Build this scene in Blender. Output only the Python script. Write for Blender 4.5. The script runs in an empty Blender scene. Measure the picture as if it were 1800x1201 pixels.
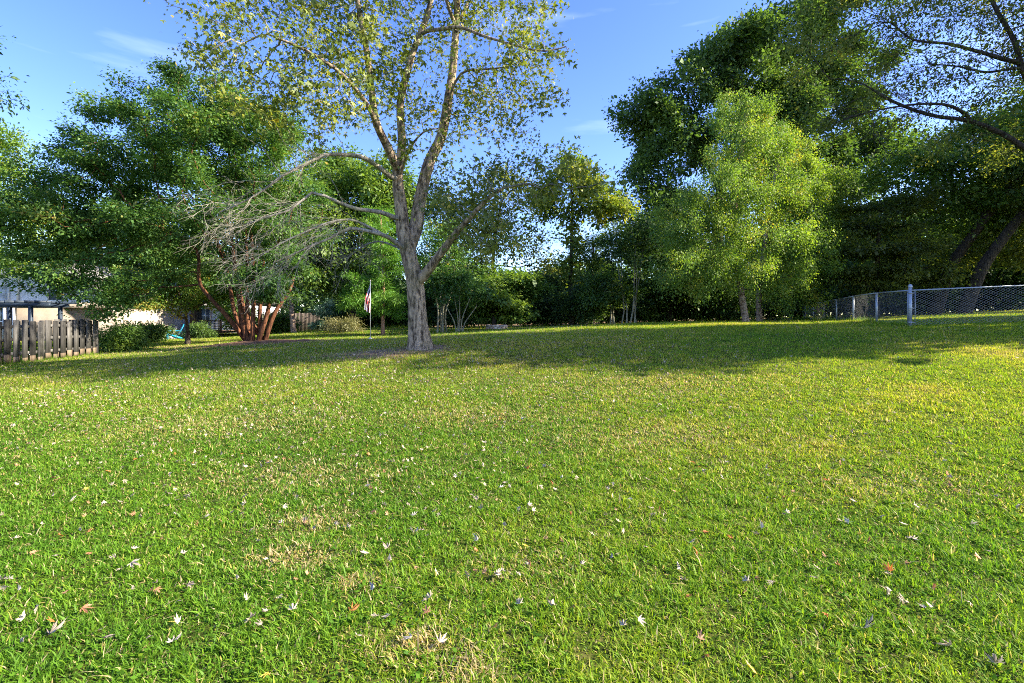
import bpy, bmesh, math, random
import numpy as np
from mathutils import Vector

scene = bpy.context.scene
COL = scene.collection
R = math.radians

# ------------------------------------------------------------------ camera, sky, sun, exposure
FPX, CX, HY, CAM_Z = 850.0, 900.0, 565.0, 1.5      # focal length in photo pixels, horizon row, eye height
cam_d = bpy.data.cameras.new("camera")
cam_d.sensor_width = 36.0
cam_d.lens = 36.0 * FPX / 1800.0
cam_d.shift_y = (HY - 600.5) / 1800.0
cam_d.clip_start, cam_d.clip_end = 0.05, 2000.0
cam = bpy.data.objects.new("camera", cam_d)
COL.objects.link(cam)
cam.location = (0, 0, CAM_Z)
cam.rotation_euler = (R(90), 0, 0)
scene.camera = cam

SUN_EL, SUN_AZ = R(31), R(93)                        # azimuth from +Y towards +X
SUN_DIR = Vector((math.sin(SUN_AZ) * math.cos(SUN_EL), math.cos(SUN_AZ) * math.cos(SUN_EL), math.sin(SUN_EL)))
world = bpy.data.worlds.new("World")
scene.world = world
world.use_nodes = True
wn, wl = world.node_tree.nodes, world.node_tree.links
wn.clear()
sky = wn.new("ShaderNodeTexSky")
sky.sky_type = 'NISHITA'
sky.sun_disc = False
sky.sun_elevation, sky.sun_rotation = SUN_EL, SUN_AZ
sky.air_density, sky.dust_density, sky.ozone_density = 1.0, 0.4, 2.5
bg = wn.new("ShaderNodeBackground")
bg.inputs['Strength'].default_value = 0.15
wo = wn.new("ShaderNodeOutputWorld")
# thin cirrus in the sky itself, by direction
wtc = wn.new("ShaderNodeTexCoord")
wmp = wn.new("ShaderNodeMapping")
wmp.inputs['Scale'].default_value = (2.0, 2.0, 13.0)
wmp.inputs['Rotation'].default_value = (0.0, 0.12, 0.0)
wnz = wn.new("ShaderNodeTexNoise")
wnz.inputs['Scale'].default_value = 1.3
wnz.inputs['Detail'].default_value = 6
wrp = wn.new("ShaderNodeValToRGB")
wrp.color_ramp.elements[0].position, wrp.color_ramp.elements[0].color = 0.56, (0, 0, 0, 1)
wrp.color_ramp.elements[1].position, wrp.color_ramp.elements[1].color = 0.85, (0.22, 0.22, 0.22, 1)
wmx = wn.new("ShaderNodeMix"); wmx.data_type = 'RGBA'
whs = wn.new("ShaderNodeHueSaturation")
whs.inputs['Saturation'].default_value = 1.25
whs.inputs['Hue'].default_value = 0.525
whs.inputs['Value'].default_value = 0.80
wl.new(wtc.outputs['Generated'], wmp.inputs['Vector'])
wl.new(wmp.outputs['Vector'], wnz.inputs['Vector'])
wl.new(wnz.outputs['Fac'], wrp.inputs['Fac'])
wl.new(sky.outputs['Color'], whs.inputs['Color'])
wl.new(wrp.outputs['Color'], wmx.inputs['Factor'])
wl.new(whs.outputs['Color'], wmx.inputs['A'])
wmx.inputs['B'].default_value = (5.5, 6.2, 9.0, 1)
wl.new(wmx.outputs['Result'], bg.inputs['Color'])
wl.new(bg.outputs['Background'], wo.inputs['Surface'])

sun_d = bpy.data.lights.new("sun", 'SUN')
sun_d.energy, sun_d.angle, sun_d.color = 5.0, R(0.5), (1.0, 0.90, 0.72)
sun = bpy.data.objects.new("sun", sun_d)
COL.objects.link(sun)
sun.rotation_euler = SUN_DIR.to_track_quat('Z', 'Y').to_euler()
sun.location = SUN_DIR * 60

vs = scene.view_settings
vs.view_transform, vs.look = 'Standard', 'None'
vs.exposure, vs.gamma = 1.95, 1.0
cy = scene.cycles
cy.max_bounces, cy.diffuse_bounces, cy.glossy_bounces, cy.transmission_bounces = 7, 4, 2, 4
cy.transparent_max_bounces = 4
cy.sample_clamp_indirect = 6.0
cy.caustics_reflective = cy.caustics_refractive = False
cy.use_denoising = False
cy.pixel_filter_type = 'BLACKMAN_HARRIS'
cy.filter_width = 1.0

# ------------------------------------------------------------------ helpers
def W(px, py, d):
    """world point seen at photo pixel (px, py) at distance d along the view"""
    return np.array(((px - CX) * d / FPX, d, CAM_Z + (HY - py) * d / FPX))

def tag(o, label=None, cat=None, group=None, kind=None):
    for k, v in (("label", label), ("category", cat), ("group", group), ("kind", kind)):
        if v:
            o[k] = v
    return o

def empty(name, loc, label=None, cat=None, group=None, rz=0.0):
    o = bpy.data.objects.new(name, None)
    COL.objects.link(o)
    o.empty_display_size = 0.2
    o.location = tuple(float(c) for c in loc)
    o.rotation_euler = (0, 0, rz)
    return tag(o, label, cat, group)

def link_mesh(name, me, mats, parent=None, smooth=False):
    for m in (mats if isinstance(mats, (list, tuple)) else [mats]):
        me.materials.append(m)
    if smooth:
        me.polygons.foreach_set("use_smooth", np.ones(len(me.polygons), dtype=bool))
    o = bpy.data.objects.new(name, me)
    COL.objects.link(o)
    if parent is not None:
        o.parent = parent
    return o

def np_mesh(name, V, loops, starts, totals, tint=None, mat_idx=None):
    me = bpy.data.meshes.new(name)
    V = np.ascontiguousarray(V, dtype=np.float32)
    me.vertices.add(len(V)); me.vertices.foreach_set("co", V.ravel())
    me.loops.add(len(loops)); me.loops.foreach_set("vertex_index", np.asarray(loops, dtype=np.int32))
    me.polygons.add(len(starts))
    me.polygons.foreach_set("loop_start", np.asarray(starts, dtype=np.int32))
    if tint is not None:
        a = me.attributes.new("tint", 'FLOAT', 'FACE')
        a.data.foreach_set("value", np.asarray(tint, dtype=np.float32))
    if mat_idx is not None:
        me.polygons.foreach_set("material_index", np.asarray(mat_idx, dtype=np.int32))
    me.update(calc_edges=True)
    return me

def quad_mesh(name, V, Q, tint=None, mat_idx=None):
    Q = np.asarray(Q, dtype=np.int32)
    k = Q.shape[1]
    return np_mesh(name, V, Q.ravel(), np.arange(len(Q)) * k, np.full(len(Q), k), tint, mat_idx)

class MB:
    """collects boxes, bars and tubes into one mesh"""
    def __init__(self):
        self.v, self.f, self.t = [], [], []
    def box(self, c, s, rz=0.0, t=0.5, rx=0.0):
        b = len(self.v)
        ca, sa, cb, sb = math.cos(rz), math.sin(rz), math.cos(rx), math.sin(rx)
        for z in (-.5, .5):
            for x, y in ((-.5, -.5), (.5, -.5), (.5, .5), (-.5, .5)):
                X, Y, Z = x * s[0], y * s[1], z * s[2]
                Y, Z = Y * cb - Z * sb, Y * sb + Z * cb
                self.v.append((c[0] + X * ca - Y * sa, c[1] + X * sa + Y * ca, c[2] + Z))
        for q in ((3, 2, 1, 0), (4, 5, 6, 7), (0, 1, 5, 4), (1, 2, 6, 5), (2, 3, 7, 6), (3, 0, 4, 7)):
            self.f.append([b + i for i in q]); self.t.append(t)
        return self
    def bar(self, p, q, r, k=6, r2=None, t=0.5, cap=True):
        p, q = Vector(p), Vector(q)
        d = (q - p).normalized()
        u = d.cross(Vector((0, 0, 1)) if abs(d.z) < .9 else Vector((1, 0, 0))).normalized()
        w = d.cross(u)
        b = len(self.v)
        for c, rr in ((p, r), (q, r if r2 is None else r2)):
            for i in range(k):
                a = 2 * math.pi * i / k + math.pi / k
                self.v.append(tuple(c + (u * math.cos(a) + w * math.sin(a)) * rr))
        for i in range(k):
            j = (i + 1) % k
            self.f.append([b + i, b + j, b + k + j, b + k + i]); self.t.append(t)
        if cap:
            self.f.append([b + i for i in range(k)][::-1]); self.f.append([b + k + i for i in range(k)])
            self.t += [t, t]
        return self
    def poly(self, pts, t=0.5):
        b = len(self.v)
        self.v += [tuple(p) for p in pts]
        self.f.append(list(range(b, b + len(pts)))); self.t.append(t)
        return self
    def lathe(self, c, prof, k=16, t=0.5):
        b = len(self.v)
        for r, z in prof:
            for i in range(k):
                a = 2 * math.pi * i / k
                self.v.append((c[0] + r * math.cos(a), c[1] + r * math.sin(a), c[2] + z))
        for j in range(len(prof) - 1):
            for i in range(k):
                i2 = (i + 1) % k
                self.f.append([b + j * k + i, b + j * k + i2, b + (j + 1) * k + i2, b + (j + 1) * k + i]); self.t.append(t)
        self.f.append([b + (len(prof) - 1) * k + i for i in range(k)]); self.t.append(t)
        return self
    def build(self, name, mat, parent=None, smooth=False, org=None):
        V = np.array(self.v, dtype=np.float64)
        if org is not None:
            V = V - np.asarray(org)
        loops = [i for f in self.f for i in f]
        tot = [len(f) for f in self.f]
        st = np.concatenate(([0], np.cumsum(tot)[:-1]))
        return link_mesh(name, np_mesh(name, V, loops, st, tot, self.t), mat, parent, smooth)

def copy_tree(o, loc, rz=0.0, sc=(1, 1, 1), label=None, group=None):
    c = o.copy(); COL.objects.link(c)
    c.location = tuple(float(v) for v in loc); c.rotation_euler = (0, 0, rz); c.scale = sc
    if label: c["label"] = label
    if group: c["group"] = group
    for ch in o.children:
        d = ch.copy(); COL.objects.link(d); d.parent = c
        for g in ch.children:
            e = g.copy(); COL.objects.link(e); e.parent = d
    return c

def hash2(ix, iy, seed):
    n = (ix.astype(np.int64) * 374761393 + iy.astype(np.int64) * 668265263 + seed * 974711) & 0x7fffffff
    n = ((n ^ (n >> 13)) * 1274126177) & 0x7fffffff
    return ((n ^ (n >> 16)) & 0xffff) / 65535.0

def vnoise(x, y, s, seed=0):
    x, y = np.asarray(x, float) / s, np.asarray(y, float) / s
    ix, iy = np.floor(x), np.floor(y)
    fx, fy = x - ix, y - iy
    fx, fy = fx * fx * (3 - 2 * fx), fy * fy * (3 - 2 * fy)
    h = lambda a, b: hash2(ix + a, iy + b, seed)
    return (h(0, 0) * (1 - fx) + h(1, 0) * fx) * (1 - fy) + (h(0, 1) * (1 - fx) + h(1, 1) * fx) * fy

def fbm(x, y, s, seed=0):
    return 0.55 * vnoise(x, y, s, seed) + 0.3 * vnoise(x, y, s * .45, seed + 7) + 0.15 * vnoise(x, y, s * .2, seed + 13)

def norm(a):
    return a / np.maximum(np.linalg.norm(a, axis=-1, keepdims=True), 1e-9)

# ------------------------------------------------------------------ materials
def ramp_nodes(nt, stops, fac):
    rp = nt.nodes.new("ShaderNodeValToRGB")
    el = rp.color_ramp.elements
    while len(el) < len(stops):
        el.new(0.5)
    for e, (p, c) in zip(el, stops):
        e.position, e.color = p, (c[0], c[1], c[2], 1)
    nt.links.new(fac, rp.inputs['Fac'])
    return rp.outputs['Color']

def new_mat(name):
    m = bpy.data.materials.new(name); m.use_nodes = True
    m.node_tree.nodes.clear()
    out = m.node_tree.nodes.new("ShaderNodeOutputMaterial")
    return m, m.node_tree, out

def leaf_mat(name, stops, trans=0.42, gloss=0.03, tcol=(1.15, 1.1, 0.55), rough=0.55):
    m, nt, out = new_mat(name)
    at = nt.nodes.new("ShaderNodeAttribute"); at.attribute_name = "tint"
    col = ramp_nodes(nt, stops, at.outputs['Fac'])
    df = nt.nodes.new("ShaderNodeBsdfDiffuse"); nt.links.new(col, df.inputs['Color'])
    ml = nt.nodes.new("ShaderNodeMix"); ml.data_type = 'RGBA'; ml.blend_type = 'MULTIPLY'
    ml.inputs['Factor'].default_value = 1.0
    nt.links.new(col, ml.inputs['A']); ml.inputs['B'].default_value = (*[min(c * 1.25, 2) for c in tcol], 1)
    tr = nt.nodes.new("ShaderNodeBsdfTranslucent"); nt.links.new(ml.outputs['Result'], tr.inputs['Color'])
    mx = nt.nodes.new("ShaderNodeMixShader"); mx.inputs[0].default_value = trans
    nt.links.new(df.outputs[0], mx.inputs[1]); nt.links.new(tr.outputs[0], mx.inputs[2])
    gl = nt.nodes.new("ShaderNodeBsdfGlossy"); gl.inputs['Roughness'].default_value = rough
    mg = nt.nodes.new("ShaderNodeMixShader"); mg.inputs[0].default_value = gloss
    nt.links.new(mx.outputs[0], mg.inputs[1]); nt.links.new(gl.outputs[0], mg.inputs[2])
    nt.links.new(mg.outputs[0], out.inputs['Surface'])
    return m

def noise_mat(name, stops, scale=(4, 4, 4), rough=0.85, detail=6, bump=0.3, bdist=0.02, metallic=0.0, tint_amt=0.0, spec=0.3):
    m, nt, out = new_mat(name)
    tc = nt.nodes.new("ShaderNodeTexCoord")
    mp = nt.nodes.new("ShaderNodeMapping"); mp.inputs['Scale'].default_value = scale
    nz = nt.nodes.new("ShaderNodeTexNoise"); nz.inputs['Scale'].default_value = 1.0; nz.inputs['Detail'].default_value = detail
    nz.inputs['Roughness'].default_value = 0.65
    nt.links.new(tc.outputs['Object'], mp.inputs['Vector']); nt.links.new(mp.outputs[0], nz.inputs['Vector'])
    fac = nz.outputs['Fac']
    if tint_amt:
        at = nt.nodes.new("ShaderNodeAttribute"); at.attribute_name = "tint"
        ma = nt.nodes.new("ShaderNodeMath"); ma.operation = 'MULTIPLY_ADD'
        ma.inputs[1].default_value = tint_amt
        sb = nt.nodes.new("ShaderNodeMath"); sb.operation = 'SUBTRACT'; sb.inputs[1].default_value = tint_amt * .5
        nt.links.new(at.outputs['Fac'], ma.inputs[0]); nt.links.new(fac, ma.inputs[2])
        nt.links.new(ma.outputs[0], sb.inputs[0]); fac = sb.outputs[0]
    col = ramp_nodes(nt, stops, fac)
    bs = nt.nodes.new("ShaderNodeBsdfPrincipled")
    nt.links.new(col, bs.inputs['Base Color'])
    bs.inputs['Roughness'].default_value = rough; bs.inputs['Metallic'].default_value = metallic
    bs.inputs['Specular IOR Level'].default_value = spec
    if bump:
        bp = nt.nodes.new("ShaderNodeBump"); bp.inputs['Strength'].default_value = bump; bp.inputs['Distance'].default_value = bdist
        nt.links.new(nz.outputs['Fac'], bp.inputs['Height']); nt.links.new(bp.outputs[0], bs.inputs['Normal'])
    nt.links.new(bs.outputs[0], out.inputs['Surface'])
    return m

def bark_mat(name, dark, light, moss=None, zs=1.2, xs=9.0, bump=0.8):
    """ridged bark: noise stretched along the trunk, with blotches of lichen"""
    m, nt, out = new_mat(name)
    tc = nt.nodes.new("ShaderNodeTexCoord")
    mp = nt.nodes.new("ShaderNodeMapping"); mp.inputs['Scale'].default_value = (xs, xs, zs)
    n1 = nt.nodes.new("ShaderNodeTexNoise"); n1.inputs['Scale'].default_value = 2.2; n1.inputs['Detail'].default_value = 7
    n1.inputs['Roughness'].default_value = 0.7
    n2 = nt.nodes.new("ShaderNodeTexNoise"); n2.inputs['Scale'].default_value = 3.0; n2.inputs['Detail'].default_value = 4
    nt.links.new(tc.outputs['Object'], mp.inputs['Vector']); nt.links.new(mp.outputs[0], n1.inputs['Vector'])
    nt.links.new(tc.outputs['Object'], n2.inputs['Vector'])
    mid = tuple((a + b) / 2 for a, b in zip(dark, light))
    c1 = ramp_nodes(nt, [(0.40, dark), (0.49, mid), (0.60, light)], n1.outputs['Fac'])
    if moss:
        mx = nt.nodes.new("ShaderNodeMix"); mx.data_type = 'RGBA'
        f = ramp_nodes(nt, [(0.52, (0, 0, 0)), (0.68, (.6, .6, .6))], n2.outputs['Fac'])
        nt.links.new(f, mx.inputs['Factor']); nt.links.new(c1, mx.inputs['A']); mx.inputs['B'].default_value = (*moss, 1)
        c1 = mx.outputs['Result']
    bs = nt.nodes.new("ShaderNodeBsdfPrincipled"); nt.links.new(c1, bs.inputs['Base Color'])
    bs.inputs['Roughness'].default_value = 0.9; bs.inputs['Specular IOR Level'].default_value = 0.15
    bp = nt.nodes.new("ShaderNodeBump"); bp.inputs['Strength'].default_value = bump; bp.inputs['Distance'].default_value = 0.05
    nt.links.new(n1.outputs['Fac'], bp.inputs['Height']); nt.links.new(bp.outputs[0], bs.inputs['Normal'])
    nt.links.new(bs.outputs[0], out.inputs['Surface'])
    return m

def plain(name, col, rough=0.6, metallic=0.0, var=0.12):
    lo = tuple(c * (1 - var) for c in col); hi = tuple(min(c * (1 + var), 1) for c in col)
    return noise_mat(name, [(0.35, lo), (0.65, hi)], (3, 3, 3), rough, 5, 0, 0, metallic)

M = {}
M['maple_leaf'] = leaf_mat("maple_foliage", [(0, (.06, .10, .014)), (.4, (.14, .19, .022)), (.75, (.26, .28, .03)), (1, (.38, .31, .04))])
M['crape_leaf'] = leaf_mat("crape_foliage", [(0, (.024, .068, .018)), (.5, (.075, .17, .034)), (.85, (.15, .27, .05)), (1, (.34, .26, .05))], .40)
M['dark_leaf'] = leaf_mat("dark_foliage", [(0, (.024, .06, .015)), (.5, (.075, .145, .028)), (1, (.18, .26, .04))], .42)
M['mid_leaf'] = leaf_mat("mid_foliage", [(0, (.036, .09, .018)), (.5, (.10, .19, .03)), (1, (.22, .30, .045))], .45)
M['birch_leaf'] = leaf_mat("birch_foliage", [(0, (.065, .135, .018)), (.45, (.13, .235, .026)), (.85, (.23, .33, .03)), (1, (.42, .36, .05))], .45)
M['yellow_leaf'] = leaf_mat("yellowing_foliage", [(0, (.06, .12, .018)), (.5, (.14, .21, .026)), (1, (.34, .33, .045))], .45)
M['olive_leaf'] = leaf_mat("olive_foliage", [(0, (.05, .08, .017)), (.5, (.135, .18, .03)), (.9, (.27, .27, .045)), (1, (.38, .29, .05))], .45)
M['cedar_leaf'] = leaf_mat("cedar_foliage", [(0, (.05, .14, .015)), (.5, (.10, .25, .02)), (1, (.22, .36, .04))], .35)
M['spruce_leaf'] = leaf_mat("spruce_foliage", [(0, (.03, .08, .05)), (1, (.10, .20, .13))], .25)
M['brush_leaf'] = leaf_mat("brush_foliage", [(0, (.07, .09, .03)), (.6, (.20, .20, .08)), (1, (.34, .28, .15))], .3)
M['maple_bark'] = bark_mat("grey_maple_bark", (.05, .036, .024), (.44, .335, .23), moss=(.13, .115, .055), xs=6, zs=1.6)
M['twig_bark'] = bark_mat("pale_twig_bark", (.12, .11, .09), (.34, .31, .26), moss=(.2, .2, .1), xs=4)
M['dead_bark'] = bark_mat("bleached_twig_bark", (.14, .13, .10), (.33, .305, .25), xs=4)
M['crape_bark'] = bark_mat("cinnamon_bark", (.03, .014, .009), (.19, .08, .04), zs=.8, xs=7, bump=.4)
M['dark_bark'] = bark_mat("dark_bark", (.012, .010, .008), (.085, .068, .052), zs=1.5)
M['pale_bark'] = bark_mat("pale_smooth_bark", (.12, .11, .08), (.36, .34, .24), zs=.8, xs=5, bump=.2)
M['birch_bark'] = bark_mat("peeling_birch_bark", (.10, .06, .04), (.46, .34, .25), zs=5, xs=5, bump=.6)
M['cedar_bark'] = bark_mat("red_cedar_bark", (.13, .06, .035), (.46, .27, .18), zs=.8)
M['steel'] = noise_mat("galvanised_steel", [(0.3, (.28, .305, .33)), (0.7, (.40, .43, .46))], (6, 6, 6), .42, 4, 0, 0, .35, spec=.5)
M['wire'] = noise_mat("galvanised_wire", [(0.3, (.20, .205, .21)), (0.7, (.30, .31, .31))], (6, 6, 6), .5, 3, 0, 0, .1, spec=.5)
M['old_wood'] = noise_mat("weathered_grey_wood", [(.25, (.018, .017, .016)), (.45, (.058, .055, .052)), (.65, (.105, .10, .094)), (.85, (.19, .18, .165))], (14, 14, 1.3), .9, 8, .5, .01, tint_amt=.35)
M['wood_stain'] = noise_mat("weathered_wood_stained_foot", [(.2, (.05, .036, .024)), (.5, (.15, .11, .075)), (.8, (.27, .20, .14))], (14, 14, 1.3), .9, 8, .5, .01, tint_amt=.3)
M['deck_wood'] = noise_mat("brown_deck_wood", [(.25, (.16, .085, .045)), (.75, (.36, .22, .12))], (5, 5, 5), .8, 5, .2, .01, tint_amt=.3)
M['dark_wood'] = noise_mat("dark_fence_wood", [(.25, (.05, .042, .035)), (.75, (.15, .12, .10))], (9, 9, 1.5), .9, 5, .3, .01, tint_amt=.3)
M['siding'] = noise_mat("white_vinyl_siding", [(.3, (.58, .59, .62)), (.7, (.70, .70, .72))], (2, 2, 2), .55, 4, 0, 0)
M['beige'] = plain("beige_stucco", (.36, .30, .245), .85)
M['trim'] = plain("white_painted_trim", (.74, .73, .70), .5)
M['shingle'] = noise_mat("grey_roof_shingle", [(.3, (.14, .13, .13)), (.7, (.26, .25, .24))], (9, 9, 9), .95, 5, .4, .02)
M['glass'] = plain("dim_window_glass", (.10, .13, .16), .08)
M['blind'] = plain("pale_window_blind", (.50, .55, .62), .6)
M['slate_paint'] = plain("slate_blue_paint", (.028, .042, .065), .5)
M['turquoise'] = plain("turquoise_paint", (.015, .36, .60), .45)
M['grey_paint'] = plain("faded_grey_paint", (.48, .47, .45), .6)
M['stone'] = noise_mat("tan_field_stone", [(.3, (.16, .12, .09)), (.5, (.34, .26, .19)), (.7, (.52, .44, .36))], (5, 5, 5), .9, 7, .6, .03, tint_amt=.4)
M['mulch'] = noise_mat("brown_bark_mulch", [(.3, (.055, .03, .02)), (.55, (.17, .095, .06)), (.75, (.33, .20, .13))], (9, 9, 9), 1.0, 8, 1.0, .04)
M['flag_red'] = plain("flag_red_cloth", (.50, .02, .03), .8)
M['flag_white'] = plain("flag_white_cloth", (.78, .76, .74), .8)
M['flag_blue'] = plain("flag_blue_cloth", (.03, .045, .16), .8)
M['pole'] = plain("grey_flagpole_metal", (.42, .44, .45), .4, .5)
M['pale_dead_leaf'] = leaf_mat("pale_fallen_leaf", [(0, (.22, .165, .12)), (.5, (.42, .35, .265)), (1, (.56, .50, .42))], .15, .03, (1, .95, .9))
M['brown_dead_leaf'] = leaf_mat("brown_fallen_leaf", [(0, (.16, .075, .04)), (.5, (.36, .17, .08)), (1, (.52, .32, .18))], .2, .04, (1, .8, .5))
M['orange_dead_leaf'] = leaf_mat("orange_fallen_leaf", [(0, (.42, .11, .025)), (1, (.62, .25, .05))], .3, .05, (1, .8, .5))
M['yellow_dead_leaf'] = leaf_mat("yellow_fallen_leaf", [(0, (.50, .30, .03)), (1, (.70, .52, .06))], .3, .05, (1, .9, .5))
M['grass'] = leaf_mat("lawn_grass", [(0, (.045, .13, .010)), (.35, (.12, .245, .016)), (.62, (.25, .33, .02)), (.8, (.42, .39, .035)), (.9, (.44, .33, .14)), (1, (.56, .45, .27))], .42, .012, (1.1, 1.1, .6))

# ------------------------------------------------------------------ terrain height
PTS = [  # photo column, photo row, distance -> a point of the ground
    (738, 612, 12.5), (1600, 573.5, 14.7), (1800, 568, 14.0), (1508, 568, 18.6), (1485, 565.5, 21.7), (1470, 565, 25.3),
    (1445, 563, 31), (1416, 560.5, 38), (1750, 552, 21), (1600, 557, 23), (1720, 549, 30), (1312, 566, 24),
    (0, 643, 13.0), (168, 625, 17.0), (450, 603, 19), (330, 606, 24), (300, 597, 30), (345, 598, 33), (285, 592, 38),
    (517, 585, 34), (651, 597, 20), (673, 589, 25), (873, 579, 26), (778, 586, 26), (1108, 569, 29), (1000, 575, 31),
    (590, 583, 30), (900, 575, 36), (1250, 566, 36), (1150, 568, 34), (60, 600, 27)]
gp = [tuple(W(*p)) for p in PTS]
gp += [(0, 0, 0), (-4, 0, -.02), (4, 0, .03), (0, 3, .02), (-3, 3, -.03), (3.5, 3, .1), (0, 6, .16), (-6, 6, .0), (6, 6, .42),
       (-11, 8, .05), (10, 9, .85), (0, -8, -.3), (15, 3, .5), (-15, 3, -.1), (-20, -10, -.5), (20, -10, .1), (22, 12, 1.7),
       (40, 30, 2.4), (-40, 30, .2), (-35, 50, .3), (0, 60, 1.2), (40, 60, 2.2), (-60, 100, 0), (60, 100, 2), (0, 120, 1.2),
       (-100, 0, 0), (100, 0, 1.5), (-60, -40, -.5), (60, -40, .5)]
gp = np.array(gp)
def _k(r2):
    return np.where(r2 > 1e-12, 0.5 * r2 * np.log(r2 + 1e-12), 0.0)
_n = len(gp)
_d2 = ((gp[:, None, :2] - gp[None, :, :2]) ** 2).sum(-1)
_A = np.zeros((_n + 3, _n + 3))
_A[:_n, :_n] = _k(_d2) + np.eye(_n) * 3.0
_A[:_n, _n] = 1; _A[:_n, _n + 1:] = gp[:, :2]
_A[_n, :_n] = 1; _A[_n + 1:, :_n] = gp[:, :2].T
_w = np.linalg.solve(_A, np.concatenate((gp[:, 2], [0, 0, 0])))
def ground(x, y):
    x, y = np.atleast_1d(np.asarray(x, float)), np.atleast_1d(np.asarray(y, float))
    sh = x.shape
    x, y = np.clip(x.ravel(), -100, 100), np.clip(y.ravel(), -40, 120)
    z = np.empty(len(x))
    for s in range(0, len(x), 50000):
        xs, ys = x[s:s + 50000], y[s:s + 50000]
        r2 = (xs[:, None] - gp[None, :, 0]) ** 2 + (ys[:, None] - gp[None, :, 1]) ** 2
        z[s:s + 50000] = _k(r2) @ _w[:_n] + _w[_n] + _w[_n + 1] * xs + _w[_n + 2] * ys
    z = z + (vnoise(x, y, 2.3, 3) - .5) * .05 + (vnoise(x, y, .7, 4) - .5) * .014
    return z.reshape(sh)
def gz(x, y):
    return float(ground([x], [y])[0])
def G(px, d):
    """ground point under photo column px at distance d"""
    x = (px - CX) * d / FPX
    return np.array((x, d, gz(x, d)))

MAPLE = W(738, 612, 12.5)
def dirt(x, y):
    """bare soil, 0 to 1: litter round the trunks, worn patches, thatch spots"""
    v = np.zeros(np.shape(x))
    for bx, by, rx, ry, s in ((MAPLE[0] - .9, 12.1, 1.6, .9, .9), (MAPLE[0], 12.5, .8, .7, 1.1), (-10.0, 18.6, 3.2, 1.6, 1.2), (-12.2, 17.6, 3.2, .9, 1.0),
                              (-9.2, 15.6, 3.0, .5, .55), (-15.6, 22, 3, 1.2, .7), (11.6, 24, 1.6, .8, .7), (12.9, 26.5, 1.6, .8, .6),
                              ):
        q = ((x - bx) / rx) ** 2 + ((y - by) / ry) ** 2
        v = np.maximum(v, s * np.exp(-q * 1.1))
    v = np.maximum(v, np.where((x > -9) & (x < 26), np.clip((y - 32.6 - 1.2 * (fbm(x, y, 3, 17) - .5)) / 1.2, 0, .9), 0))
    return np.clip(v * (0.55 + 0.9 * fbm(x, y, .6, 21)), 0, 1)

def thatch(x, y):
    """tufts of dry straw-coloured grass left by the mower"""
    v = np.zeros(np.shape(x))
    for bx, by, rx, ry, s_ in ((-1.35, 3.05, .28, .16, .9), (-.9, 2.75, .14, .10, .9), (-.42, 2.2, .22, .12, .9), (-.2, 2.05, .16, .1, .8), (-1.5, 3.6, .3, .2, .7), (.1, 2.9, .3, .2, .4),
                              (-2.0, 4.6, .9, .4, .4), (1.6, 5.5, 1.2, .5, .4), (3.2, 4.0, .7, .3, .4), (-4, 6.5, 1.5, .6, .4), (2.5, 8, 2, .8, .4), (-.5, 6.6, 1.2, .5, .4)):
        v = np.maximum(v, s_ * np.exp(-(((x - bx) / rx) ** 2 + ((y - by) / ry) ** 2)))
    return v
xs = np.concatenate((np.linspace(-400, -46, 24), np.linspace(-42, -14, 36), np.linspace(-13.6, 13.6, 110), np.linspace(14, 42, 36), np.linspace(46, 400, 24)))
ys = np.concatenate((np.linspace(-120, -8, 12), np.linspace(-6, 1.2, 10), np.linspace(1.4, 16, 90), np.linspace(16.4, 50, 76), np.linspace(53, 120, 24), np.linspace(140, 420, 12)))
GX, GY = np.meshgrid(xs, ys)
GZ = ground(GX, GY)
V = np.stack((GX.ravel(), GY.ravel(), GZ.ravel()), 1)
nx, ny = len(xs), len(ys)
ii = (np.arange(ny - 1)[:, None] * nx + np.arange(nx - 1)[None, :]).ravel()
me = quad_mesh("ground", V, np.stack((ii, ii + 1, ii + nx + 1, ii + nx), 1))
a = me.attributes.new("dirt", 'FLOAT', 'POINT')
a.data.foreach_set("value", dirt(V[:, 0], V[:, 1]).astype(np.float32))
m, nt, out = new_mat("lawn_soil")
at = nt.nodes.new("ShaderNodeAttribute"); at.attribute_name = "dirt"
tc = nt.nodes.new("ShaderNodeTexCoord")
n1 = nt.nodes.new("ShaderNodeTexNoise"); n1.inputs['Scale'].default_value = 14; n1.inputs['Detail'].default_value = 8
n2 = nt.nodes.new("ShaderNodeTexNoise"); n2.inputs['Scale'].default_value = .5; n2.inputs['Detail'].default_value = 5
nt.links.new(tc.outputs['Object'], n1.inputs['Vector']); nt.links.new(tc.outputs['Object'], n2.inputs['Vector'])
cg = ramp_nodes(nt, [(.3, (.018, .026, .005)), (.5, (.045, .06, .010)), (.7, (.12, .11, .03))], n1.outputs['Fac'])
cd = ramp_nodes(nt, [(.3, (.09, .05, .03)), (.5, (.22, .14, .08)), (.7, (.40, .29, .18))], n1.outputs['Fac'])
mx = nt.nodes.new("ShaderNodeMix"); mx.data_type = 'RGBA'
fr = ramp_nodes(nt, [(.15, (0, 0, 0)), (.55, (1, 1, 1))], at.outputs['Fac'])
nt.links.new(fr, mx.inputs['Factor']); nt.links.new(cg, mx.inputs['A']); nt.links.new(cd, mx.inputs['B'])
bs = nt.nodes.new("ShaderNodeBsdfPrincipled"); nt.links.new(mx.outputs['Result'], bs.inputs['Base Color'])
bs.inputs['Roughness'].default_value = 1.0; bs.inputs['Specular IOR Level'].default_value = 0.05
bp = nt.nodes.new("ShaderNodeBump"); bp.inputs['Strength'].default_value = .8; bp.inputs['Distance'].default_value = .03
nt.links.new(n1.outputs['Fac'], bp.inputs['Height']); nt.links.new(bp.outputs[0], bs.inputs['Normal'])
nt.links.new(bs.outputs[0], out.inputs['Surface'])
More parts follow.
